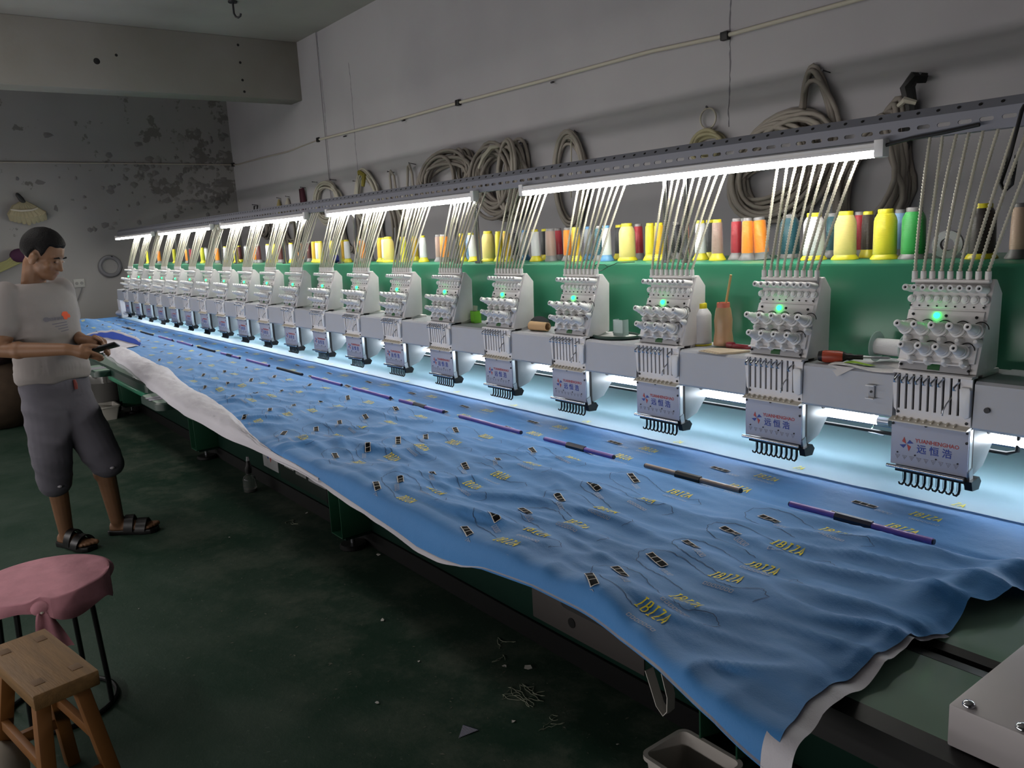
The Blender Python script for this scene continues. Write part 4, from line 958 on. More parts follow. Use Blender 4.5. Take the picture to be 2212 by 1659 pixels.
G().box(-0.010, 0.010, -0.012, 0.004, -0.006, 0.006).box(-0.004, 0.004, -0.018, -0.010, -0.010, 0.008).obj('clip_body', white2, t, 0.001)
# wire ring hanging over the shelf edge
g = G().tube([(-1.165, 0.117, 1.362), (-1.19, 0.112, 1.350), (-1.225, 0.112, 1.353), (-1.235, 0.113, 1.362), (-1.215, 0.113, 1.371), (-1.175, 0.114, 1.370), (-1.165, 0.117, 1.362), (-1.12, 0.118, 1.376), (-1.06, 0.14, 1.3775)], 0.0012, 6)
tag(g.obj('wire_loop', blackm), 'thin black wire loop hanging over the green beam edge', 'wire')
G1 = G().tube([(-0.46, 0.10, 1.372), (-0.45, 0.06, 1.34), (-0.43, 0.05, 1.28), (-0.425, 0.06, 1.25)], 0.0006, 5)
tag(G1.obj('loose_thread', mat('pale_green_thread', 'B9C9A8', 0.6)), 'loose pale thread hanging beside the second head', 'thread')
# ------------------------------------------------------------------ things on the walls and ceiling
WF = WY-0.001
cordm = mat('grey_cord', 'A39B92', 0.75); cordw = mat('pale_cord', 'BEB8AA', 0.7); cordd = mat('brown_grey_cord', '8E867F', 0.75)
nailm = mat('nail_steel', '3A3A3E', 0.5, metal=0.6)
def nail(parent, x, z, L=0.06, dx=0.0):
    # nail in the back wall, in the parent's own coordinates
    return G().cyl((x, 0, z), (x+dx, -L, z+0.006), 0.0028, n=8).rev((x+dx, -L, z+0.006), (0, -0.003, 0), [(0.006, 0), (0.006, 1)], 8).obj('nail', nailm, parent)
def coil(seed, loops, fx, seg=26):
    # one continuous cord: fx(loop_fraction, angle, random values) -> point
    r_ = random.Random(seed); P = []
    ks = [[r_.uniform(-1, 1) for _ in range(6)] for _ in range(loops+1)]
    for i in range(loops*seg+1):
        f = i/seg; k = min(loops-1, int(f)); t = f-k; t = t*t*(3-2*t)
        K = [a+(b-a)*t for a, b in zip(ks[k], ks[k+1])]
        P.append(V(fx(f/loops, 2*PI*f, K)))
    return P
def ring_fx(cx, cz, rx, rz, dep=0.05, jit=0.2, tilt=0.0, pinch=0.0):
    def f(u, a, K):
        x = rx*(1+jit*K[0])*math.cos(a); z = rz*(1+jit*K[1])*math.sin(a)
        if pinch: x *= 1-pinch*sstep(0.0, 1.0, math.sin(a))
        x += rx*jit*0.6*K[2]; z += rz*jit*0.5*K[3]
        c_, s = math.cos(tilt), math.sin(tilt)
        return (cx+x*c_-z*s, -0.012-dep*(0.5+0.5*K[4])-0.006*K[5], cz+x*s+z*c_)
    return f
def rope(name, label, X, Z, parts, nails=(), cat='rope', group='cord coils hung on the back wall'):
    t = thing(name, label, cat, (X, WF, Z), group=group)
    for nm, pts, r_, m in parts: G().tube(pts, r_, 6).obj(nm, m, t, smooth=70)
    for n_ in nails: nail(t, *n_)
    return t
rope('cord_coil', 'pale looped cord coil farthest left of those above the rail', -6.4, 1.86, [('loops', coil(1, 9, ring_fx(0, 0, 0.24, 0.17, 0.06, 0.25)), 0.010, cordw)], [(0.12, 0.19), (-0.28, 0.2)])
t = rope('cord_coil', 'pale cord coil tied with a yellow strip', -5.62, 1.84, [('loops', coil(2, 9, ring_fx(0, 0, 0.19, 0.21, 0.06, 0.22, 0.2, 0.3)), 0.010, cordw)], [(-0.2, 0.16)])
G().tube([(-0.10, -0.05, 0.21), (-0.02, -0.085, 0.225), (0.06, -0.085, 0.19), (0.05, -0.10, 0.10)], [0.012, 0.02, 0.022, 0.015], 6).obj('tie_strip', mat('yellow_strip', '8F8434', 0.7), t)
rope('cord_loop', 'single narrow cord loop hanging between the yellow-tied coil and forked cord', -5.16, 1.80, [('loop', [V((-0.06, -0.03, -0.22)), V((-0.05, -0.03, 0.05)), V((-0.035, -0.04, 0.19)), V((0.0, -0.05, 0.235)), V((0.03, -0.04, 0.19)), V((0.04, -0.03, 0.0)), V((0.03, -0.03, -0.2))], 0.011, cordm)], [(-0.03, 0.225)])
rope('cord_loop', 'forked cord hanging from a big nail left of the dark bundles', -4.86, 1.82, [('loop', [V((-0.17, -0.03, -0.20)), V((-0.10, -0.03, 0.0)), V((-0.02, -0.05, 0.22)), V((0.01, -0.055, 0.235)), V((0.02, -0.04, 0.16)), V((0.015, -0.03, -0.2))], 0.011, cordm), ('knot', coil(31, 4, ring_fx(-0.06, -0.10, 0.15, 0.10, 0.05, 0.3)), 0.010, cordw)], [(0.02, 0.235, 0.09, 0.05)])
t = rope('cord_bundle', 'messy brownish cord bundle left of the two dark ones above the rail', -4.28, 1.92, [('loops', coil(3, 16, ring_fx(0, -0.01, 0.30, 0.135, 0.13, 0.32, 0.05)), 0.0125, cordd), ('wrap', coil(33, 5, ring_fx(0.20, 0.02, 0.07, 0.15, 0.14, 0.25)), 0.012, cordd)], [(0.2, 0.14)])
t = rope('cord_bundle', 'large brownish cord bundle hanging in long folds, right of the two', -3.64, 1.83, [('loops', coil(4, 17, ring_fx(0, 0, 0.24, 0.20, 0.13, 0.28, -0.35)), 0.0125, cordd), ('hanks', coil(34, 7, ring_fx(0.14, 0.02, 0.10, 0.21, 0.15, 0.30, -0.15)), 0.0125, cordm)], [(0.22, 0.22)])
G().tube([(-0.13, -0.15, 0.10), (-0.04, -0.17, 0.16), (0.04, -0.16, 0.215), (0.09, -0.10, 0.22)], [0.010, 0.018, 0.018, 0.012], 6).obj('tie_strip', cordw, t)
rope('cord_coil', 'tall oval coil of thin cord hung from a thin string', -2.98, 1.78, [('loops', coil(5, 8, ring_fx(0, 0, 0.135, 0.255, 0.05, 0.14)), 0.010, cordm), ('string', [V((-0.13, -0.03, 0.04)), V((-0.06, -0.04, 0.22)), V((0.03, -0.05, 0.285)), V((0.045, -0.05, 0.26)), V((0.03, -0.05, 0.05)), V((0.02, -0.05, -0.1))], 0.005, cordw)], [(0.045, 0.28, 0.05, 0.03)])
t = rope('strap_hank', 'pale yellow strap hank hanging below a small ring', -1.93, 1.93, [('ring', [V((0.05*math.cos(a), -0.02, 0.075+0.05*math.sin(a))) for a in [i*0.35 for i in range(19)]], 0.005, cordw), ('hank', coil(6, 9, ring_fx(0, -0.055, 0.085, 0.055, 0.06, 0.35)), 0.010, mat('pale_yellow_strap', 'A8A080', 0.75))], [(0.0, 0.125, 0.03)])
t = rope('cord_bundle', 'biggest cord bundle, draped from a peak and spreading behind the nearest heads', -1.30, 1.78, [
    ('left_coil', coil(7, 15, ring_fx(-0.19, -0.06, 0.25, 0.19, 0.12, 0.25, 0.55)), 0.0115, cordm),
    ('peak', coil(8, 5, ring_fx(0.0, 0.10, 0.085, 0.23, 0.08, 0.22, 0.15, 0.2)), 0.0115, cordd),
    ('right_hank', coil(9, 16, ring_fx(0.27, -0.16, 0.13, 0.27, 0.12, 0.30, -0.30, 0.6)), 0.0125, cordd),
    ('lower_loops', coil(10, 7, ring_fx(-0.26, -0.12, 0.17, 0.10, 0.07, 0.25, 0.2)), 0.010, cordm)], [(0.03, 0.33)])
t = rope('black_strap', 'thick black folded strap tied with white tape by the right corner', -0.86, 1.88, [], [(0.02, 0.14)], cat='strap', group=None)
G().tube([(0.03, -0.03, 0.13), (-0.005, -0.06, 0.135), (-0.025, -0.07, 0.10), (-0.01, -0.06, 0.02), (-0.03, -0.05, -0.08), (-0.06, -0.04, -0.16)], [0.020, 0.026, 0.030, 0.024, 0.026, 0.026], 8).obj('strap', black, t)
G().tube([(-0.03, -0.05, 0.03), (-0.14, -0.05, -0.12)], 0.007, 6).obj('stick', blackm, t)
G().tube([(-0.055, -0.075, 0.035), (-0.02, -0.095, 0.05), (0.015, -0.075, 0.035)], [0.010, 0.014, 0.010], 6).obj('white_tie', cordw, t)
for i, (x, z, rx, rz, sd) in enumerate([(-7.35, 1.66, 0.20, 0.17, 12), (-6.02, 1.60, 0.17, 0.19, 13), (-5.28, 1.60, 0.17, 0.22, 14), (-8.1, 1.70, 0.15, 0.12, 15)]):
    rope('cord_coil', 'dim cord coil low behind the guide tubes, %s from the right' % ['third', 'second', 'first', 'last'][i], x, z, [('loops', coil(sd, 8, ring_fx(0, 0, rx, rz, 0.06, 0.25)), 0.010, cordm if i < 3 else cordd)], [(0.05, rz+0.02)])
t = rope('maroon_ribbon', 'folded dark maroon ribbon hanging from a nail left of the coils', -7.0, 1.93, [('ribbon', [V((-0.07, -0.03, -0.10)), V((-0.02, -0.05, 0.09)), V((0.04, -0.05, 0.09)), V((0.03, -0.04, -0.02)), V((-0.01, -0.03, -0.12))], [0.008, 0.010, 0.022, 0.026, 0.01], mat('maroon_cloth', '4A1E2C', 0.8))], [(0.03, 0.10)], cat='ribbon', group=None)
for i, (x, w1, m_) in enumerate([(-7.42, 0.03, cordw), (-7.66, 0.025, mat('ochre_tag', 'A89A6A', 0.8))]):
    t = rope('cloth_tag', ['pale rag hanging from the second small nail near the corner', 'ochre rag hanging from the first small nail near the corner'][i], x, 1.90, [('rag', [V((0, -0.02, 0.06)), V((0.01, -0.03, 0.0)), V((-0.01, -0.025, -0.10)), V((0.0, -0.02, -0.2))], [0.01, w1, w1*1.2, w1], m_)], [(0.0, 0.07, 0.06, 0.05)], cat='rag', group=None)
t = rope('wire_hanger', 'small dark wire hooks on the wall just right of the corner', -8.35, 1.85, [('wire', [V((-0.12, -0.02, -0.12)), V((0.0, -0.04, 0.08)), V((0.10, -0.04, 0.08)), V((0.02, -0.03, -0.02)), V((0.10, -0.03, -0.14))], 0.008, nailm)], [(0.0, 0.09)], cat='hook', group=None)
# conduit along the back and left walls with black clips
pipe = thing('wall_conduit', 'thin pale conduit running high along the back and left walls', 'pipe', (-3.0, WF-0.012, 2.40))
pts = [(XR, 2.375), (-1.167, 2.378), (-1.83, 2.378), (-2.33, 2.402), (-3.19, 2.407), (-4.17, 2.418), (-5.1, 2.420), (-6.55, 2.442)]
G().tube([(x+3.0, 0, z-2.40) for x, z in pts], 0.0105, 10).obj('straight_pipe', cordw, pipe)
G().tube([(-3.55, 0, 0.042), (-3.86, 0, 0.032), (-4.33, 0, 0.014), (-5.1, 0, 0.026), (-5.83, 0, 0.027), (-5.98, -0.003, 0.040)] + [(-5.985, y, 0.043+0.012*abs(y)/2.4) for y in (-0.3, -1.2, -2.4, -4.0)], 0.007, 8).obj('thin_pipe', cordm, pipe)
for x, z in ((-6.554, 2.442), (-4.171, 2.418), (-1.825, 2.376), (-8.965, 2.44)):
    G().box(x+3.0-0.022, x+3.0+0.022, -0.018, 0.010, z-2.40-0.020, z-2.40+0.020).obj('clip', black, pipe, 0.004)
for x, z in ((-4.96, 2.405), (-3.14, 2.385), (-6.0, 2.41)):
    G().cyl((x+3.0, 0.01, z-2.40), (x+3.03, -0.03, z-2.40-0.01), 0.006, n=8).obj('clip_nail', nailm, pipe)
# hairline cracks in the plaster, as narrow grooves of dirt standing on the wall
crackm = mat('crack_dirt', '77747A', 0.9)
def crack(x, z0, z1, seed, w0):
    r_ = random.Random(seed); g = G(); n = int((z1-z0)/0.02); L_ = []; x_ = x
    for i in range(n+1):
        x_ += r_.uniform(-.004, .004)+(x-x_)*0.1; L_.append((x_, z0+(z1-z0)*i/n, w0*r_.uniform(0.4, 1.3)))
    vs = []
    for a, z, h in L_: vs += [(a-h, 0, z), (a, -0.0015, z), (a+h, 0, z)]
    g.add(vs, [(3*i+k, 3*i+k+1, 3*i+4+k, 3*i+3+k) for i in range(n) for k in range(2)])
    return g
bw = bpy.data.objects['wall_back']
for x, z0, z1, sd, w_ in ((-6.40, 1.75, CZ, 1, 0.005), (-5.84, 2.0, 3.0, 2, 0.004), (-1.815, 1.95, 2.62, 3, 0.004)):
    crack(x, z0, z1, sd, w_).obj('crack', crackm, bw).location = (0, WY-0.0005, 0)
for y, z in ((1.02, 3.298), (1.023, 3.146), (1.027, 2.993), (1.033, 2.892), (-0.188, 3.066), (-0.03, 3.126)):
    r_ = 0.026 if y < 0 and z < 3.1 else 0.012
    G().rev((-6.85, y, z), (0.002, 0, 0), [(r_, 0), (r_*.9, 1)], 12).obj('anchor_hole', mat('hole_dark', '1B1A1A', 0.9), bpy.data.objects['trim_1'])
# ceiling hook
t = thing('ceiling_hook', 'dark iron hook screwed into the ceiling', 'hook', (-5.78, 0.62, CZ))
G().cyl((0, 0, -0.012), (0, 0, 0), 0.035, n=14).obj('hook_plate', nailm, t)
G().tube([(0, 0, -0.008), (0, 0, -0.09), (0.010, 0.008, -0.115), (0.027, 0.020, -0.125), (0.043, 0.033, -0.115), (0.048, 0.037, -0.097)], 0.008, 8).obj('hook_bend', nailm, t)
# left wall
t = thing('hung_bag', 'pale bunched cloth bag hanging from a dark hook on the left wall', 'bag', (WX, -0.63, 2.0))
rr = random.Random(4)
for k in range(9):
    a = -0.95+1.9*k/8
    G().tube([(0.03, 0.02*k/8, 0.06), (0.07, 0.10*math.sin(a), 0.0), (0.09, 0.17*math.sin(a)+0.02, -0.10+0.03*abs(a)), (0.05, 0.19*math.sin(a)+0.03, -0.17+0.05*abs(a))], [0.015, 0.032, 0.040+0.008*rr.random(), 0.018], 8).obj('fold', mat('calico', 'A39A7E', 0.85), t)
G().tube([(0.10, -0.12, -0.02), (0.13, -0.03, -0.035), (0.13, 0.06, -0.03), (0.10, 0.12, -0.01)], 0.010, 6).obj('cord_tie', cordw, t)
G().tube([(0.0, -0.03, 0.14), (0.05, -0.035, 0.13), (0.05, -0.01, 0.09), (0.04, 0.01, 0.05)], [0.015, 0.02, 0.026, 0.024], 8).obj('hook_bend', black, t)
t = thing('wall_socket', 'white double socket with hanging lead on the left wall', 'socket', (WX, -0.215, 1.195))
G().box(0, 0.012, -0.055, 0.055, -0.045, 0.045).obj('socket_plate', mat('aged_white', '9C9C98', 0.5), t, 0.003)
for s in (-1, 1): G().rev((0.012, 0.024*s, 0), (0.003, 0, 0), [(0.016, 0), (0.014, 1)], 12).obj('socket_face', mat('socket_grey', '7C7C7A', 0.5), t)
G().tube([(0.012, 0.02, -0.05), (0.015, 0.0, -0.10), (0.012, -0.06, -0.22), (0.012, -0.15, -0.38), (0.012, -0.17, -0.6)], 0.006, 6).obj('lead', mat('grey_lead', '6A6A6C', 0.6), t)
t = thing('hung_ring', 'pale round tape ring hanging on the left wall beside the far machine end', 'ring', (WX, 0.11, 1.355))
G().tube([(0.02, 0.10*math.cos(a), 0.10*math.sin(a)) for a in [i*PI/14 for i in range(28)]], 0.022, 8, closed=True).obj('ring_band', mat('pale_ring', '6C6C70', 0.6), t)
G().cyl((0, 0.0, 0.10), (0.05, 0.03, 0.105), 0.006, n=8).obj('nail', nailm, t)
t = thing('dust_brush', 'bundle of pale stems and dark purple rag on the left wall behind the person', 'brush', (WX+0.06, -0.86, 1.42))
for k in range(7): G().tube([(0.02, -0.25, -0.12+0.015*k), (0.05, 0.0, -0.02+0.012*k), (0.04, 0.16, 0.05+0.02*k)], 0.010, 6).obj('stem', mat('straw_stem', '8C8A5C', 0.8), t)
G().ball((0.04, 0.12, 0.10), 0.09, 10, 7, sc=(0.6, 1, 0.8)).obj('rag', mat('purple_rag', '3F1B38', 0.85), t)
tag(G().box(0, 0.02, 0.23, 0.44, -0.012, 0.012).obj('steel_strip', mat('dull_strip', '6F6D70', 0.5), None, loc=(WX, 0.75, 2.03)), 'narrow grey metal strip fixed to the peeling wall near the corner', 'strip')
# flaked paint: curled pieces standing proud of the left wall near the corner
rr = random.Random(11); lw = bpy.data.objects['wall_left']
flakem = mat('flake_grey', '706D6D', 0.9); flakel = mat('flake_edge', '7E7B7A', 0.9)  # two greys of the peeling paint, drawn at random per flake
g = G()
for k in range(170):
    yy = 1.55-abs(rr.gauss(0, 0.85)); zz = 2.25+rr.gauss(0, 0.30) if rr.random() < 0.75 else rr.uniform(1.8, 2.9)
    if not (1.72 < zz < 2.82): continue
    r_ = rr.uniform(0.012, 0.042)*(1.3 if rr.random() < 0.15 else 1); n = rr.randint(6, 9); a0 = rr.random()*6; ex = rr.uniform(0.6, 1.7)
    pts = [(yy+r_*ex*rr.uniform(.55, 1.2)*math.cos(a0+2*PI*i/n), zz+r_*rr.uniform(.5, 1.2)*math.sin(a0+2*PI*i/n)) for i in range(n)]
    vs = [(0.0012, p, q) for p, q in pts]+[(0.004+0.004*rr.random(), yy, zz)]
    g.add(vs, [(i, (i+1) % n, n) for i in range(n)], 0 if rr.random() < 0.7 else 1)
kind(g.obj('paint_flake', [flakem, flakel], lw, smooth=0), 'stuff').location = (WX, 0, 0)
# ------------------------------------------------------------------ things on the floor
t = thing('wooden_stool', 'worn wooden stool with splayed legs in the left foreground', 'stool', (-1.515, -1.665, 0), rz=math.radians(11))
g = G().box(-0.19, 0.19, -0.078, 0.078, 0.408, 0.45); g.obj('seat', woodm, t, 0.005)
for k, (sx, sy) in enumerate(((1, 1), (1, -1), (-1, 1), (-1, -1))):
    g = G(); xa, ya = sx*0.125, sy*0.045; xb, yb = sx*0.205, sy*0.095; w_ = 0.018
    vs = [(x+dx*w_, y+dy*w_, z) for (x, y, z) in ((xb, yb, 0), (xa, ya, 0.41)) for dx, dy in ((-1, -1), (1, -1), (1, 1), (-1, 1))]
    g.add(vs, [(0, 3, 2, 1), (4, 5, 6, 7), (0, 1, 5, 4), (1, 2, 6, 5), (2, 3, 7, 6), (3, 0, 4, 7)]); g.obj('leg', mat('leg_wood', '7A4E22', 0.55, vary=0.12, scale=9), t, 0.003)
    G().box(xa-0.017, xa+0.017, ya-0.013, ya+0.013, 0.449, 0.4515).obj('tenon', mat('tenon_wood', '5E4428', 0.7), t, 0.001)
lw_ = mat('leg_wood', '7A4E22', 0.55)
for s in (-1, 1):
    G().box(s*0.170-0.010, s*0.170+0.010, -0.066, 0.066, 0.150, 0.182).obj('stretcher', lw_, t, 0.002)
    G().box(-0.150, 0.150, s*0.070-0.009, s*0.070+0.009, 0.225, 0.255).obj('stretcher', lw_, t, 0.002)
t = thing('covered_stool', 'round metal-legged stool under a knotted pink cloth cover', 'stool', (-2.10, -1.585, 0))
pinkm = mat('pink_cotton', 'B57D88', 0.85, vary=0.06, scale=25, bump=0.1, bscale=40); rodm = mat('dark_rod', '101214', 0.4, metal=0.5)
def cover(u, v):
    a = 2*PI*u; R_ = 0.205
    if v < 0.55:
        r_ = R_*(v/0.55); z = 0.468-0.004*(r_/R_)**2+0.003*noise.noise(V((r_*14*math.cos(a), r_*14*math.sin(a), 1)))
    else:
        s = (v-0.55)/0.45; fold = 0.014*math.sin(a*7+1.2)+0.010*math.sin(a*4)
        r_ = R_+0.012*math.sin(s*PI*0.5)+fold*s*0.8; z = 0.464-(0.048+0.022*math.sin(a*2+0.6)+0.010*math.sin(a*5)+0.03*math.exp(-((a-1.0)/0.12)**2))*s**1.15
    k = math.exp(-((a-6.15)/0.10)**2)+math.exp(-((a+0.13)/0.10)**2)    # gathered into the knot
    r_ += -0.012*k*(v > 0.5); z += 0.010*k*(v > 0.5)
    return (r_*math.cos(a), r_*math.sin(a), z)
G().grid(cover, 96, 34).obj('cover', pinkm, t, smooth=80)
KX, KY = 0.195, -0.028
G().ball((KX, KY, 0.440), 0.024, 12, 8, sc=(1, 1.2, 1)).obj('knot', pinkm, t)
def tail(u, v):
    wv = 0.012+0.040*v**0.7; return (KX+0.016+0.012*v+0.006*math.sin(u*9+v*3), KY+0.020*v+(u-0.5)*2*wv, 0.432-0.125*v-0.02*abs(u-0.6)*v)
G().grid(tail, 12, 12).obj('tail', pinkm, t, smooth=80)
G().tube([(KX+0.004, KY-0.022, 0.436), (KX+0.020, KY, 0.431), (KX+0.006, KY+0.022, 0.437)], 0.005, 6).obj('tie', cordw, t)
G().cyl((0, 0, 0.435), (0, 0, 0.462), 0.195, n=40).obj('seat', rodm, t)
for k in range(4):
    a = 0.95+k*PI/2
    G().tube([(0.15*math.cos(a), 0.15*math.sin(a), 0.44), (0.168*math.cos(a), 0.168*math.sin(a), 0.10), (0.170*math.cos(a), 0.170*math.sin(a), 0.008)], 0.0085, 8).obj('leg', rodm, t)
G().tube([(0.170*math.cos(i*PI/24), 0.170*math.sin(i*PI/24), 0.0085) for i in range(48)], 0.0085, 8, closed=True).obj('foot_ring', rodm, t)
g = G().ball((0, 0, 0.10), 0.10, 16, 10, sc=(1.0, 0.8, 1.0)); g.v = [(x+0.006*noise.noise(V((x*30, y*30, z*30))), y, max(z, 0.0)) for x, y, z in g.v]
tag(g.obj('plastic_bag', mat('cloudy_white_plastic', 'A8A296', 0.5), None, loc=(-1.64, -1.80, 0.0)), 'cloudy white plastic bag in the lower left corner', 'bag')
# white tub of bobbins
tubm = mat('off_white_plastic', 'D6D0CA', 0.45)
t = thing('plastic_tub', 'off-white rectangular tub holding bobbins on the floor at bottom', 'tub', (-0.405, -0.365, 0))
def tub_mesh(x0, x1, y0, y1, h, flare, th):
    g = G(); rings = []
    def rg(sx, z, r_):
        return [(p, q, z) for p, q in rrect(x0-sx, x1+sx, y0-sx, y1+sx, r_, 5)]
    R = [rg(-flare, 0, 0.012), rg(0, h-0.012, 0.022), rg(0.008, h-0.012, 0.028), rg(0.008, h, 0.028), rg(-th, h, 0.018), rg(-th-flare*0.9, 0.004, 0.010)]
    n = len(R[0]); vs = [p for r_ in R for p in r_]
    fs = [(a*n+i, a*n+(i+1) % n, (a+1)*n+(i+1) % n, (a+1)*n+i) for a in range(5) for i in range(n)]
    fs += [tuple(range(n))[::-1], tuple(range(5*n, 6*n))]
    g.add(vs, fs); return g
tub_mesh(-0.098, 0.098, -0.080, 0.080, 0.135, 0.016, 0.004).obj('tub_wall', tubm, t, smooth=50)
rr = random.Random(5)
bob = None; BOBL = ['bobbin lying on top of the heap in the tub', 'bobbin at the heap edge nearest the tub wall']
bm_b = G().rev((0, 0, -0.006), (0, 0, 0.012), [(0.0035, 0), (0.011, 0), (0.011, 0.12), (0.0085, 0.14), (0.0085, 0.86), (0.011, 0.88), (0.011, 1.0), (0.0035, 1.0), (0.0035, 0)], 18, caps=False).mesh('bobbin', mat('bobbin_white', 'B9B4B2', 0.4), 0, 40)
for k in range(22):
    o = link('bobbin', bm_b); zl = 0.012+0.011*(k//8)
    a = rr.random()*6.28; r_ = math.sqrt(rr.random())
    o.location = (-0.425+0.045*r_*math.cos(a), -0.385+0.035*r_*math.sin(a), zl+0.002)
    o.rotation_euler = (rr.uniform(-.5, .5), rr.uniform(-.5, .5), 0)
    tag(o, 'small white wound bobbin with a dark centre hole heaped in the off-white tub', 'bobbin', 'bobbins heaped in the tub')
# far left: lined bin, basin, sack
t = thing('waste_bin', 'grey bin lined with a glossy bag beneath the far table end', 'bin', (-7.62, -0.36, 0))
G().rev((0, 0, 0), (0, 0, 1), [(0.115, 0), (0.125, 0.02), (0.150, 0.38), (0.154, 0.39), (0.144, 0.39), (0.120, 0.03), (0.02, 0.02)], 28, caps=False).obj('bin_wall', mat('bin_grey', '7E7C79', 0.35), t)
G().grid(lambda u, v: ((0.158-0.02*v+0.006*math.sin(u*40))*math.cos(2*PI*u), (0.158-0.02*v+0.006*math.sin(u*40))*math.sin(2*PI*u), 0.30+0.105*math.sin(v*PI*0.6)), 60, 8).obj('liner', mat('glossy_liner', '8B8985', 0.15), t, smooth=80)
t = thing('basin', 'small white plastic basin on the floor in front of the bin', 'basin', (-7.27, -0.42, 0))
tub_mesh(-0.13, 0.13, -0.085, 0.085, 0.13, 0.03, 0.005).obj('basin_wall', mat('basin_white', 'C3BFB6', 0.4), t, smooth=50)
g = G().ball((0, 0, 0.30), 0.38, 16, 10, sc=(0.9, 0.9, 0.95)); g.v = [(x, y, max(0, z)+0.02*noise.noise(V((x*6, y*6, z*6)))*(z > .05)) for x, y, z in g.v]
t = thing('sack', 'bulky brown sack on the floor behind the person', 'sack', (-7.75, -1.22, 0))
g.obj('sack_body', mat('brown_sacking', '4A3B2E', 0.9, vary=0.15, scale=9), t)
G().ball((0.05, 0.0, 0.72), 0.26, 12, 8, sc=(1.1, 1, 0.7)).obj('dark_cloth_top', mat('maroon_dark_cloth', '2A1418', 0.9), t)
mpart(G().tube([(-5.95, -0.60, 0.622), (-4.40, -0.60, 0.630)], 0.020, 12), 'support_pipe', mat('cream_pipe', 'A29A88', 0.5))
# small glass oiler
glass = mat('clear_glass', 'DDE5E0', 0.05, trans=0.92)
t = thing('oiler_bottle', 'small clear bottle with black spout standing on the green floor', 'bottle', (-4.02, -0.25, 0))
G().rev((0, 0, 0.001), (0, 0, 1), [(0.036, 0), (0.040, 0.004), (0.040, 0.075), (0.034, 0.095), (0.016, 0.108), (0.016, 0.120)], 24).obj('glass_body', glass, t)
G().rev((0, 0, 0.003), (0, 0, 1), [(0.033, 0), (0.036, 0.004), (0.036, 0.016)], 22).obj('amber_oil', mat('amber_oil', 'B88A3C', 0.2), t)
G().tube([(0, 0, 0.118), (0, 0, 0.145), (0.006, 0.004, 0.17), (0.004, 0.002, 0.20)], [0.020, 0.022, 0.016, 0.010], 10).obj('spout', black, t)
G().tube([(0.004, 0.002, 0.196), (0.006, 0.002, 0.225)], [0.011, 0.007], 8).obj('spout_tip', steel, t)
# strap loop under the hem
g = G(); P = [(0.018, -0.955, 0.80), (0.020, -0.945, 0.765), (0.026, -0.94, 0.735), (0.038, -0.937, 0.721), (0.050, -0.94, 0.735), (0.056, -0.945, 0.765), (0.054, -0.955, 0.81)]
vs = []
for i, p in enumerate(P):
    q = V(P[min(i+1, 6)])-V(P[max(i-1, 0)]); n_ = V((-q.z, 0, q.x)).normalized()
    for s in (0.0, 0.0015): vs += [V(p)+n_*s+V((0, -0.009, 0)), V(p)+n_*s+V((0, 0.009, 0))]
fs = []
for i in range(6):
    a, b = 4*i, 4*i+4; fs += [(a, a+1, b+1, b), (a+2, b+2, b+3, a+3), (a, b, b+2, a+2), (a+1, a+3, b+3, b+1)]
g.add(vs, fs); tag(g.obj('strap_loop', mat('white_webbing', 'B5B2AC', 0.8)), 'white webbing loop hanging below the cloth hem near the corner', 'strap')
# litter
scrapm = mat('paper_scrap', 'B9B6B0', 0.85); threadm = mat('pale_thread_litter', '9AA08C', 0.8)
SCR = [(-1.39, -0.768, 'white paper scrap on the floor left of the striped piece', 0.014), (-1.901, -0.473, 'pale scrap lying alone mid floor below the table edge', 0.016), (-1.223, -0.269, 'white curled scrap nearest the dark skirting', 0.022), (-1.29, -0.32, 'dull flat scrap beside the curled white one', 0.014), (-3.358, -0.117-.05, 'tiny pale scrap by the second foot', 0.016), (-1.525, -0.529, 'small grey fleck of paper between two scraps', 0.008), (-2.725, -1.198, 'tiny white fleck right of the pink stool', 0.007), (-0.714, -0.335, 'tiny white fleck left of the bobbin tub', 0.008), (-3.30, -0.62, 'pale fleck between the person and second foot', 0.012), (-1.008, -0.495, 'dull scrap right of the thread tangle', 0.011), (-2.519, -0.16, 'pale scrap by the nearest machine foot', 0.02)]
for x, y, lab, r_ in SCR:
    n = rr.randint(4, 6); a0 = rr.random()*6
    vs = [(0.7*r_*rr.uniform(.6, 1.2)*math.cos(a0+2*PI*i/n), 0.7*r_*rr.uniform(.5, 1.0)*math.sin(a0+2*PI*i/n), 0.0012+rr.random()*r_*0.35) for i in range(n)]
    g = G(); g.add(vs+[(p, q, z+0.0009) for p, q, z in vs], [tuple(range(n))[::-1], tuple(range(n, 2*n))]+[(i, (i+1) % n, n+(i+1) % n, n+i) for i in range(n)])
    tag(g.obj('paper_scrap', scrapm, None, smooth=0, loc=(x, y, 0)), lab, 'scrap', 'scraps littering the floor')
t = thing('striped_scrap', 'triangular scrap of blue and white striped fabric on the floor', 'scrap', (-1.066, -0.625, 0))
A_, B_, C_ = V((-0.035, 0.002, 0.002)), V((0.022, 0.022, 0.004)), V((0.012, -0.045, 0.002))
g = G(); n = 13
for i in range(n):
    for s0, s1, mi in ((i/n, (i+.5)/n, 0), ((i+.5)/n, (i+1)/n, 1)):
        p = [A_.lerp(C_, s0), B_.lerp(C_, s0), B_.lerp(C_, s1), A_.lerp(C_, s1)]; g.add([tuple(q) for q in p]+[(q.x, q.y, q.z-0.0012) for q in p], [(0, 1, 2, 3), (7, 6, 5, 4)], mi)
g.obj('fabric', [mat('navy_stripe', '3A3F5C', 0.8), mat('white_stripe', 'A9A9B2', 0.8)], t, smooth=0)
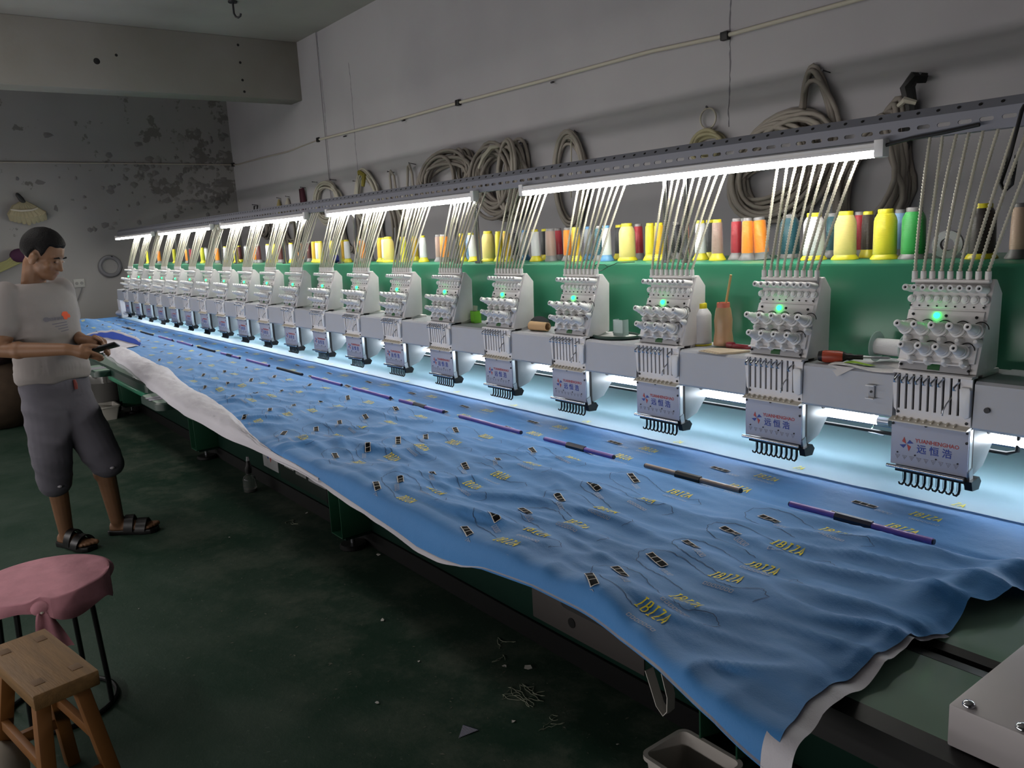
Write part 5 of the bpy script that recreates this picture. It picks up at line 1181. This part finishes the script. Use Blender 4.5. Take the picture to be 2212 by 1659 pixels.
TH = [(-1.099, -0.387, 0.05, 9, 'tangle of loose pale threads on the floor near the tub'), (-1.32, -0.30, 0.03, 2, 'short curled thread nearer the dark skirting'), (-3.27, -0.62+.3, 0.05, 2, 'long pale thread between the machine feet'), (-0.93, -0.42, 0.035, 3, 'few faint threads left of the tub'), (-1.42, -0.24, 0.04, 2, 'wavy thread right of the curled scrap')]
for k, (x, y, r_, n, lab) in enumerate(TH):
    g = G(); R = random.Random(40+k); pts = []; px_, py_ = 0.0, 0.0; a = R.random()*6
    for i in range(n*14):
        a += R.uniform(-0.7, 0.7); px_ += math.cos(a)*r_*0.22; py_ += math.sin(a)*r_*0.22
        if math.hypot(px_, py_) > r_*1.3: a = math.atan2(-py_, -px_)+R.uniform(-.5, .5)
        pts.append((px_, py_, 0.0015+0.002*R.random()))
    g.tube(pts, 0.0009, 4); tag(g.obj('loose_thread', threadm, None, loc=(x, y, 0)), lab, 'thread', 'loose threads on the floor')
g = G(); R = random.Random(77)
for k in range(420):
    x = R.uniform(-4.2, -0.2); y = R.uniform(-1.0, -0.15) if R.random() < .8 else R.uniform(-1.8, -0.2); r_ = R.uniform(0.0012, 0.004)
    a = R.random()*3; dx, dy = math.cos(a)*r_*R.uniform(1, 3), math.sin(a)*r_*R.uniform(1, 3)
    g.add([(x-dx, y-dy, 0.0008), (x+dy*.4, y-dx*.4, 0.0012), (x+dx, y+dy, 0.0008), (x-dy*.4, y+dx*.4, 0.0016)], [(0, 1, 2, 3)])
kind(tag(g.obj('floor_lint', mat('lint', '5E6458', 0.9), None, smooth=0), 'fine pale lint and dust scattered over the green floor', 'lint'), 'stuff')
# ------------------------------------------------------------------ the person looking at a phone
PB = V((-3.79, -1.20, 0.0))
person = thing('person', 'person in pale T-shirt and grey cropped trousers, standing looking down at a phone', 'person', PB)
def rel(p): return V(p)-PB
def solid(g, name, m, voxel, smooth_it=4, parent=person, fac=0.5):
    me = g.mesh(name+'_raw', m, 0, 0); o = bpy.data.objects.new(name+'_raw', me); C.objects.link(o)
    r_ = o.modifiers.new('r', 'REMESH'); r_.mode = 'VOXEL'; r_.voxel_size = voxel
    if smooth_it:
        s = o.modifiers.new('s', 'SMOOTH'); s.iterations = smooth_it; s.factor = fac
    dg = bpy.context.evaluated_depsgraph_get(); dg.update()
    me2 = bpy.data.meshes.new_from_object(o.evaluated_get(dg)); bpy.data.objects.remove(o)
    me2.name = name; me2.materials.clear(); me2.materials.append(m)
    me2.polygons.foreach_set('use_smooth', [True]*len(me2.polygons))
    return link(name, me2, parent)
def limb(g, P, R, n=14, k=5):
    # tapering limb through joints, rounded ends
    Q = []; RR = []
    for i in range(len(P)-1):
        for j in range(k):
            t = j/k; Q.append(V(P[i]).lerp(V(P[i+1]), t)); RR.append(R[i]+(R[i+1]-R[i])*t)
    Q.append(V(P[-1])); RR.append(R[-1])
    g.tube(Q, RR, n); g.ball(tuple(P[0]), R[0], n, 8); g.ball(tuple(P[-1]), R[-1], n, 8)
FT = V((0.906, 0.423, 0)); RT = V((0.423, -0.906, 0))
def ring_loft(g, rings, n=28):
    # rings: (centre, half-width to the side, half-depth forward, half-depth back)
    vs = []; m = len(rings)
    for c_, rx, rf, rb in rings:
        for k in range(n):
            a = 2*PI*k/n; s, co = math.sin(a), math.cos(a)
            s_ = math.copysign(abs(s)**0.85, s); c2 = math.copysign(abs(co)**0.85, co)
            vs.append(V(c_)+RT*rx*c2+FT*(rf if s > 0 else rb)*s_)
    fs = [(i*n+k, i*n+(k+1) % n, (i+1)*n+(k+1) % n, (i+1)*n+k) for i in range(m-1) for k in range(n)]
    fs += [tuple(range(n))[::-1], tuple(range((m-1)*n, m*n))]
    g.add([tuple(v) for v in vs], fs)
skin = mat('skin', '7C5940', 0.55, vary=0.05, scale=18)
shirtm = mat('pale_cotton_jersey', '898381', 0.9, bump=0.12, bscale=26)
trous = mat('grey_trouser_cloth', '57555E', 0.9, bump=0.12, bscale=22)
hairm = mat('black_hair', '0B0A0B', 0.7, spec=0.2, bump=0.4, bscale=140)
sandm = mat('black_sandal', '0C0B0C', 0.4)
# joints (metres)
SHR, SHL = rel((-3.783, -1.392, 1.325)), rel((-3.909, -1.138, 1.325))
ELR, WRR = rel((-3.713, -1.452, 1.066)), rel((-3.530, -1.205, 1.055))
ELL, WRL = rel((-3.950, -1.120, 1.090)), rel((-3.700, -1.098, 1.072))
HIR, HIL = rel((-3.815, -1.295, 0.80)), rel((-3.868, -1.180, 0.80))
KNR, KNL = rel((-3.764, -1.312, 0.475)), rel((-3.762, -1.090, 0.475))
ANR, ANL = rel((-3.812, -1.297, 0.085)), rel((-3.800, -1.052, 0.085))
NB = rel((-3.853, -1.262, 1.355)); HC = rel((-3.790, -1.202, 1.505))
hf = V((0.58, 0.698, -0.423)).normalized(); hr = V((0.77, -0.64, 0)).normalized(); hu = hr.cross(hf).normalized()
def HP_(f, r_, u): return HC+hf*f+hr*r_+hu*u
g = G()
ring_loft(g, [(rel((-3.845, -1.238, 0.80)), 0.15, 0.10, 0.10), (rel((-3.840, -1.238, 0.92)), 0.145, 0.10, 0.09), (rel((-3.835, -1.245, 1.05)), 0.140, 0.10, 0.09), (rel((-3.840, -1.255, 1.20)), 0.155, 0.10, 0.10), (rel((-3.848, -1.262, 1.30)), 0.165, 0.085, 0.09), (rel((-3.852, -1.264, 1.345)), 0.10, 0.06, 0.07)])
limb(g, [rel((-3.853, -1.264, 1.30)), NB, HP_(-0.030, 0, -0.06)], [0.066, 0.056, 0.055])
limb(g, [SHR, ELR, WRR], [0.052, 0.043, 0.029]); limb(g, [SHL, ELL, WRL], [0.052, 0.043, 0.029])
g.ball(tuple(ELR.lerp(WRR, 0.25)), 0.044, 14, 8); g.ball(tuple(ELL.lerp(WRL, 0.25)), 0.042, 14, 8)
limb(g, [HIR, KNR, ANR], [0.085, 0.056, 0.036]); limb(g, [HIL, KNL, ANL], [0.085, 0.056, 0.036])
for kn, an in ((KNR, ANR), (KNL, ANL)): g.ball(tuple(kn.lerp(an, 0.30)+V((-0.012, -0.004, 0))), 0.056, 14, 8, sc=(1, 1, 1))
g.v = [tuple(v) for v in g.v]
# head: skull, face, jaw, nose, brow, cheeks, lips, chin, ears
def hball(f, r_, u, rad, sc):
    o = len(g.v); g.ball((0, 0, 0), rad, 16, 10)
    for i in range(o, len(g.v)):
        x, y, z = g.v[i]; g.v[i] = tuple(HP_(f+x*sc[0], r_+y*sc[1], u+z*sc[2]))
hball(-0.012, 0, 0.030, 0.1, (0.98, 0.78, 0.95)); hball(0.028, 0, -0.030, 0.1, (0.62, 0.62, 0.80)); hball(0.040, 0, -0.075, 0.05, (0.92, 0.95, 0.75))
hball(0.062, 0, -0.092, 0.022, (0.9, 1.1, 0.8)); hball(0.066, 0, 0.018, 0.04, (0.45, 1.3, 0.32))
for s in (-1, 1):
    hball(0.058, s*0.040, -0.030, 0.026, (0.8, 0.9, 0.9)); hball(-0.004, s*0.078, -0.018, 0.030, (0.75, 0.32, 1.1)); hball(0.0, s*0.085, -0.010, 0.020, (0.8, 0.4, 1.1))
    hball(0.090, s*0.010, -0.036, 0.010, (0.9, 1, 0.8)); hball(0.083, s*0.030, -0.004, 0.013, (0.35, 1.2, 0.5))
for q in range(6): hball(0.080+0.0042*q, 0, 0.006-0.0085*q, 0.0085+0.0007*q, (0.9, 0.85, 1))
hball(0.082, 0, -0.058, 0.014, (0.6, 1.55, 0.42)); hball(0.080, 0, -0.069, 0.014, (0.6, 1.35, 0.45))
# hands: palm, four curled fingers, thumb
def hand(wr, palm, kn_dir, across, down, lens, thumb):
    limb(g, [wr, wr.lerp(palm, 0.6)], [0.029, 0.027], 12, 3)
    c_ = palm; g.tube([tuple(wr.lerp(c_, .5)-across*0.0), tuple(c_), tuple(c_+kn_dir*0.038)], [0.027, 0.033, 0.030], 12)
    for i in range(4):
        b = c_+kn_dir*0.040+across*(0.030-0.0195*i)
        L = lens[i]; p1 = b+kn_dir*L*0.55+down*L*0.10; p2 = p1+kn_dir*L*0.30+down*L*0.38; p3 = p2+down*L*0.22-kn_dir*L*0.16
        g.tube([tuple(b-kn_dir*0.02), tuple(b), tuple(p1), tuple(p2), tuple(p3)], [0.0095, 0.0095, 0.0086, 0.0080, 0.0066], 10)
        g.ball(tuple(p3), 0.0066, 8, 6)
    g.tube([tuple(q) for q in thumb], [0.013, 0.0115, 0.0098, 0.0072], 10); g.ball(tuple(thumb[-1]), 0.0072, 8, 6)
PHC = rel((-3.514, -1.052, 1.042)); pa = V((0.42, 0.88, 0.20)).normalized(); pn = V((-0.42, -0.02, 0.90)); pn = (pn-pa*pn.dot(pa)).normalized(); pb = pa.cross(pn)
pR = rel((-3.506, -1.146, 1.038))
hand(WRR, pR, V((0.10, 0.86, -0.42)).normalized(), V((0.75, -0.05, 0.42)).normalized(), V((-0.72, 0.20, -0.25)).normalized(), (0.058, 0.066, 0.062, 0.050),
     [pR+V((0.010, 0.0, 0.026)), pR+V((0.014, 0.036, 0.026)), pR+V((0.008, 0.068, 0.018)), pR+V((-0.004, 0.088, 0.014))])
pL = rel((-3.618, -1.050, 1.064))
hand(WRL, pL, V((0.86, 0.34, -0.18)).normalized(), V((0.20, -0.30, 0.55)).normalized(), V((0.10, -0.25, -0.60)).normalized(), (0.052, 0.060, 0.056, 0.046),
     [pL+V((0.0, -0.012, 0.028)), pL+V((0.034, -0.012, 0.030)), pL+V((0.066, -0.004, 0.020)), pL+V((0.086, 0.004, 0.012))])
# feet
def foot(an, heel, toe):
    d = (toe-heel).normalized(); s = V((d.y, -d.x, 0)); L = (toe-heel).length
    prof = [(0.0, 0.028, 0.030), (0.10, 0.034, 0.042), (0.28, 0.034, 0.050), (0.50, 0.038, 0.034), (0.70, 0.045, 0.022), (0.84, 0.044, 0.017)]
    vs = []; n = 12
    for t, w_, h in prof:
        c_ = heel+d*L*t+V((0, 0, 0.030))
        for k in range(n):
            a = 2*PI*k/n; vs.append(tuple(c_+s*w_*math.cos(a)+V((0, 0, max(-0.006, h*1.3*math.sin(a))))))
    fs = [(i*n+k, i*n+(k+1) % n, (i+1)*n+(k+1) % n, (i+1)*n+k) for i in range(len(prof)-1) for k in range(n)]+[tuple(range(n))[::-1], tuple(range((len(prof)-1)*n, len(prof)*n))]
    g.add(vs, fs)
    for i, (off, ln, r_) in enumerate(((-0.034, 0.97, 0.0135), (-0.014, 0.965, 0.0105), (0.004, 0.945, 0.010), (0.020, 0.915, 0.0095), (0.034, 0.88, 0.009))):
        p = heel+d*L*ln+s*(-off if False else off)+V((0, 0, 0.036)); g.tube([tuple(p-d*0.05), tuple(p)], r_, 10); g.ball(tuple(p), r_, 10, 6)
    limb(g, [an, heel+d*L*0.22+V((0, 0, 0.055))], [0.036, 0.036], 12, 3)
HR_, TR_ = rel((-3.862, -1.318, 0)), rel((-3.640, -1.212, 0)); HL_, TL_ = rel((-3.842, -1.078, 0)), rel((-3.700, -0.880, 0))
foot(ANR, HR_, TR_); foot(ANL, HL_, TL_)
body = solid(g, 'body', skin, 0.0048, 5)
# hair: cap with fringe line, thick shell tucked into the skull
def hair(u, v):
    a = 2*PI*u; ca = math.cos(a)     # a = 0 is forward
    low = -0.62 if ca < -0.35 else (-0.62+(0.62+0.02)*sstep(-0.35, 0.15, ca) if ca < 0.15 else 0.0+0.40*sstep(0.15, 0.75, ca))
    low += 0.05*math.sin(a*9)*0.4
    side = math.exp(-((abs((a if a < PI else a-2*PI))-1.12)/0.13)**2); low -= 0.42*side
    el = low+(PI/2-low)*v; k = 1.075 if v > 0.12 else 0.97+0.105*(v/0.12)
    k += 0.015*noise.noise(V((3*math.cos(a), 3*math.sin(a), el*3)))
    return tuple(HP_(-0.012+0.100*k*math.cos(el)*math.cos(a), 0.081*k*math.cos(el)*math.sin(a), 0.030+0.098*k*math.sin(el)))
G().grid(hair, 72, 26).obj('hair', hairm, person, smooth=80)
for s in (-1, 1):
    g = G(); g.tube([tuple(HP_(0.088, s*0.014, 0.016)), tuple(HP_(0.091, s*0.030, 0.022)), tuple(HP_(0.078, s*0.048, 0.015))], [0.0028, 0.0045, 0.002], 6); g.obj('eyebrow', hairm, person)
    g = G(); o = len(g.v); g.ball((0, 0, 0), 0.009, 10, 6)
    g.v = [tuple(HP_(0.0815+0.6*x, s*0.031+1.5*y, -0.004+0.40*z)) for x, y, z in g.v]; g.obj('eye', mat('eye_dark', '1A1412', 0.3), person)
g = G(); g.tube([tuple(HP_(0.0865, -0.020, -0.0645)), tuple(HP_(0.0905, 0, -0.0632)), tuple(HP_(0.0865, 0.020, -0.0645))], [0.0012, 0.0030, 0.0012], 6); g.obj('lips', mat('lip', '7A4A42', 0.5), person)
# T-shirt with short sleeves
g = G()
ring_loft(g, [(rel((-3.836, -1.236, 0.878)), 0.172, 0.116, 0.108), (rel((-3.832, -1.238, 0.905)), 0.180, 0.122, 0.112), (rel((-3.832, -1.240, 0.96)), 0.172, 0.122, 0.105), (rel((-3.832, -1.242, 1.05)), 0.166, 0.124, 0.102), (rel((-3.836, -1.250, 1.15)), 0.172, 0.124, 0.108), (rel((-3.842, -1.256, 1.24)), 0.182, 0.118, 0.112), (rel((-3.848, -1.262, 1.31)), 0.184, 0.098, 0.102), (rel((-3.851, -1.264, 1.345)), 0.150, 0.080, 0.088), (rel((-3.853, -1.264, 1.368)), 0.078, 0.068, 0.074)], 36)
limb(g, [SHR, SHR.lerp(ELR, 0.58)], [0.066, 0.068], 16, 6); limb(g, [SHL, SHL.lerp(ELL, 0.58)], [0.066, 0.068], 16, 6)
def wrinkle(o, amp, f, zc=None):
    for v in o.data.vertices:
        p = v.co; w_ = amp*(1-2*abs(noise.noise(V((p.x*f*0.7, p.y*f*0.7, p.z*f*1.6+2*(p.x+p.y))))))*(1 if zc is None else sstep(zc+0.25, zc, p.z)*0.8+0.35)
        v.co = p+v.normal*w_
shirt = solid(g, 'shirt', shirtm, 0.008, 5); wrinkle(shirt, 0.0085, 9, 0.92)
# printed figure on the chest
from mathutils.bvhtree import BVHTree
bv = BVHTree.FromPolygons([v.co.copy() for v in shirt.data.vertices], [tuple(p.vertices) for p in shirt.data.polygons])
def onshirt(s, z):
    p = rel((-3.838, -1.250, z))-RT*s; hit = bv.ray_cast(p+FT*0.5, -FT)
    return (hit[0] if hit[0] else p+FT*0.12)+FT*0.0022
def pr(g, poly, z0, mi=0):
    vs = [tuple(onshirt(s, z0+z)) for s, z in poly]; c_ = tuple(onshirt(sum(p[0] for p in poly)/len(poly), z0+sum(p[1] for p in poly)/len(poly))); n = len(vs)
    g.add(vs+[c_], [(i, (i+1) % n, n) for i in range(n)], mi)
g = G()
blob = lambda cx, cz, r_, n=10: [(cx+r_*(1+.2*math.sin(3*i))*math.cos(2*PI*i/n), cz+r_*(1+.2*math.cos(5*i))*math.sin(2*PI*i/n)) for i in range(n)]
pr(g, blob(0.050, 0.012, 0.019), 1.195, 1); pr(g, blob(0.066, 0.004, 0.012), 1.195, 1); pr(g, blob(0.048, -0.004, 0.011), 1.195, 1)
pr(g, blob(-0.052, -0.002, 0.014), 1.195, 0)
for i in range(6): pr(g, [(-0.04+0.013*i, -0.010), (-0.030+0.013*i, -0.010), (-0.030+0.013*i, 0.004), (-0.04+0.013*i, 0.004)], 1.195, 0)
for j in range(4): pr(g, [(-0.030+0.012*j, -0.026-0.013*j), (0.050, -0.022-0.013*j), (0.050, -0.027-0.013*j), (-0.030+0.012*j, -0.031-0.013*j)], 1.195, 0)
kind(g.obj('shirt_print', [mat('print_grey', '6C6870', 0.8), mat('print_orange', 'D8562E', 0.8)], person, smooth=0), 'stuff')
# cropped trousers
g = G()
ring_loft(g, [(rel((-3.842, -1.238, 0.935)), 0.150, 0.104, 0.098), (rel((-3.842, -1.238, 0.86)), 0.165, 0.112, 0.110), (rel((-3.842, -1.238, 0.77)), 0.168, 0.112, 0.118), (rel((-3.842, -1.238, 0.70)), 0.150, 0.100, 0.110)], 32)
HMR, HML = rel((-3.775, -1.314, 0.335)), rel((-3.748, -1.066, 0.385))
limb(g, [HIR+V((0, 0, -0.02)), KNR, HMR+V((0, 0, 0.03))], [0.106, 0.088, 0.076], 18, 7); limb(g, [HIL+V((0, 0, -0.02)), KNL, HML+V((0, 0, 0.03))], [0.106, 0.090, 0.078], 18, 7)
g.tube([tuple(KNR), tuple(HMR)], [0.086, 0.070], 18); g.tube([tuple(KNL), tuple(HML)], [0.088, 0.072], 18)
tr = solid(g, 'trousers', trous, 0.008, 5); wrinkle(tr, 0.008, 7)
bvt = BVHTree.FromPolygons([v.co.copy() for v in tr.data.vertices], [tuple(p.vertices) for p in tr.data.polygons])
q = rel((-3.842, -1.238, 0.855))-RT*0.03; h_ = bvt.ray_cast(q+FT*0.5, -FT)[0] or q+FT*0.12
G().tube([tuple(h_+FT*0.004+V((0, 0, 0.02))), tuple(h_+FT*0.010), tuple(h_+FT*0.008+V((0.004, 0, -0.028)))], [0.006, 0.009, 0.008], 8).obj('drawstring', mat('red_brown_cord', '6E2A22', 0.7), person)
for hm in (HMR, HML):
    q = hm+V((0, 0, 0.018)); d = (CAM-(q+PB)); d.z = 0; d.normalize(); d = (d-RT*0.25).normalized(); h_ = bvt.ray_cast(q+d*0.4, -d)[0]
    if h_: G().ball(tuple(h_+d*0.001), 0.012, 8, 6, sc=(1, 1, 0.6)).obj('cuff_tab', mat('cuff_tab_grey', '9A979E', 0.7), person)
# sandals
def sandal(heel, toe):
    d = (toe-heel).normalized(); s = V((d.y, -d.x, 0)); L = (toe-heel).length+0.02; h0 = heel-d*0.012
    W = [(0, 0.026), (0.06, 0.037), (0.3, 0.036), (0.5, 0.040), (0.72, 0.050), (0.9, 0.045), (0.98, 0.026)]
    P = [h0+d*L*t+s*w_ for t, w_ in W]+[h0+d*L*t-s*w_ for t, w_ in reversed(W)]
    o = G().prism([(p.x, p.y) for p in P], 2, 0.0, 0.026).obj('sandal', sandm, person, 0.004)
    def band(t0, t1, hgt, w_):
        g = G(); vs = []; n = 14
        for i in range(n+1):
            a = PI*i/n
            for t in (t0, t1):
                for k_ in (1.0, 1.10): vs.append(tuple(h0+d*L*(t+0.02*math.sin(a*2))+s*w_*k_*math.cos(a)+V((0, 0, 0.020+hgt*k_*math.sin(a)))))
        fs = []
        for i in range(n):
            a_, b_ = 4*i, 4*i+4; fs += [(a_+1, a_+3, b_+3, b_+1), (a_, b_, b_+2, a_+2), (a_, a_+1, b_+1, b_), (a_+2, b_+2, b_+3, a_+3)]
        g.add(vs, fs); g.obj('strap', sandm, o)
    band(0.36, 0.54, 0.074, 0.047); band(0.60, 0.80, 0.054, 0.054); band(0.48, 0.66, 0.058, 0.050) if False else None
    return o
sandal(HR_, TR_); sandal(HL_, TL_)
# the phone, held in both hands: its own thing
ph = thing('phone', 'dark phone held level in both hands of the person', 'phone', PHC+PB)
ph.rotation_euler = Matrix((pa, pb*-1, pn)).transposed().to_euler()
G().box(-0.074, 0.074, -0.035, 0.035, -0.004, 0.004).obj('phone_case', mat('phone_black', '15161A', 0.3), ph, 0.003)
G().box(-0.070, 0.070, -0.032, 0.032, 0.004, 0.0046).obj('screen', mat('phone_screen', '2A2D33', 0.1, emit=0.25), ph)
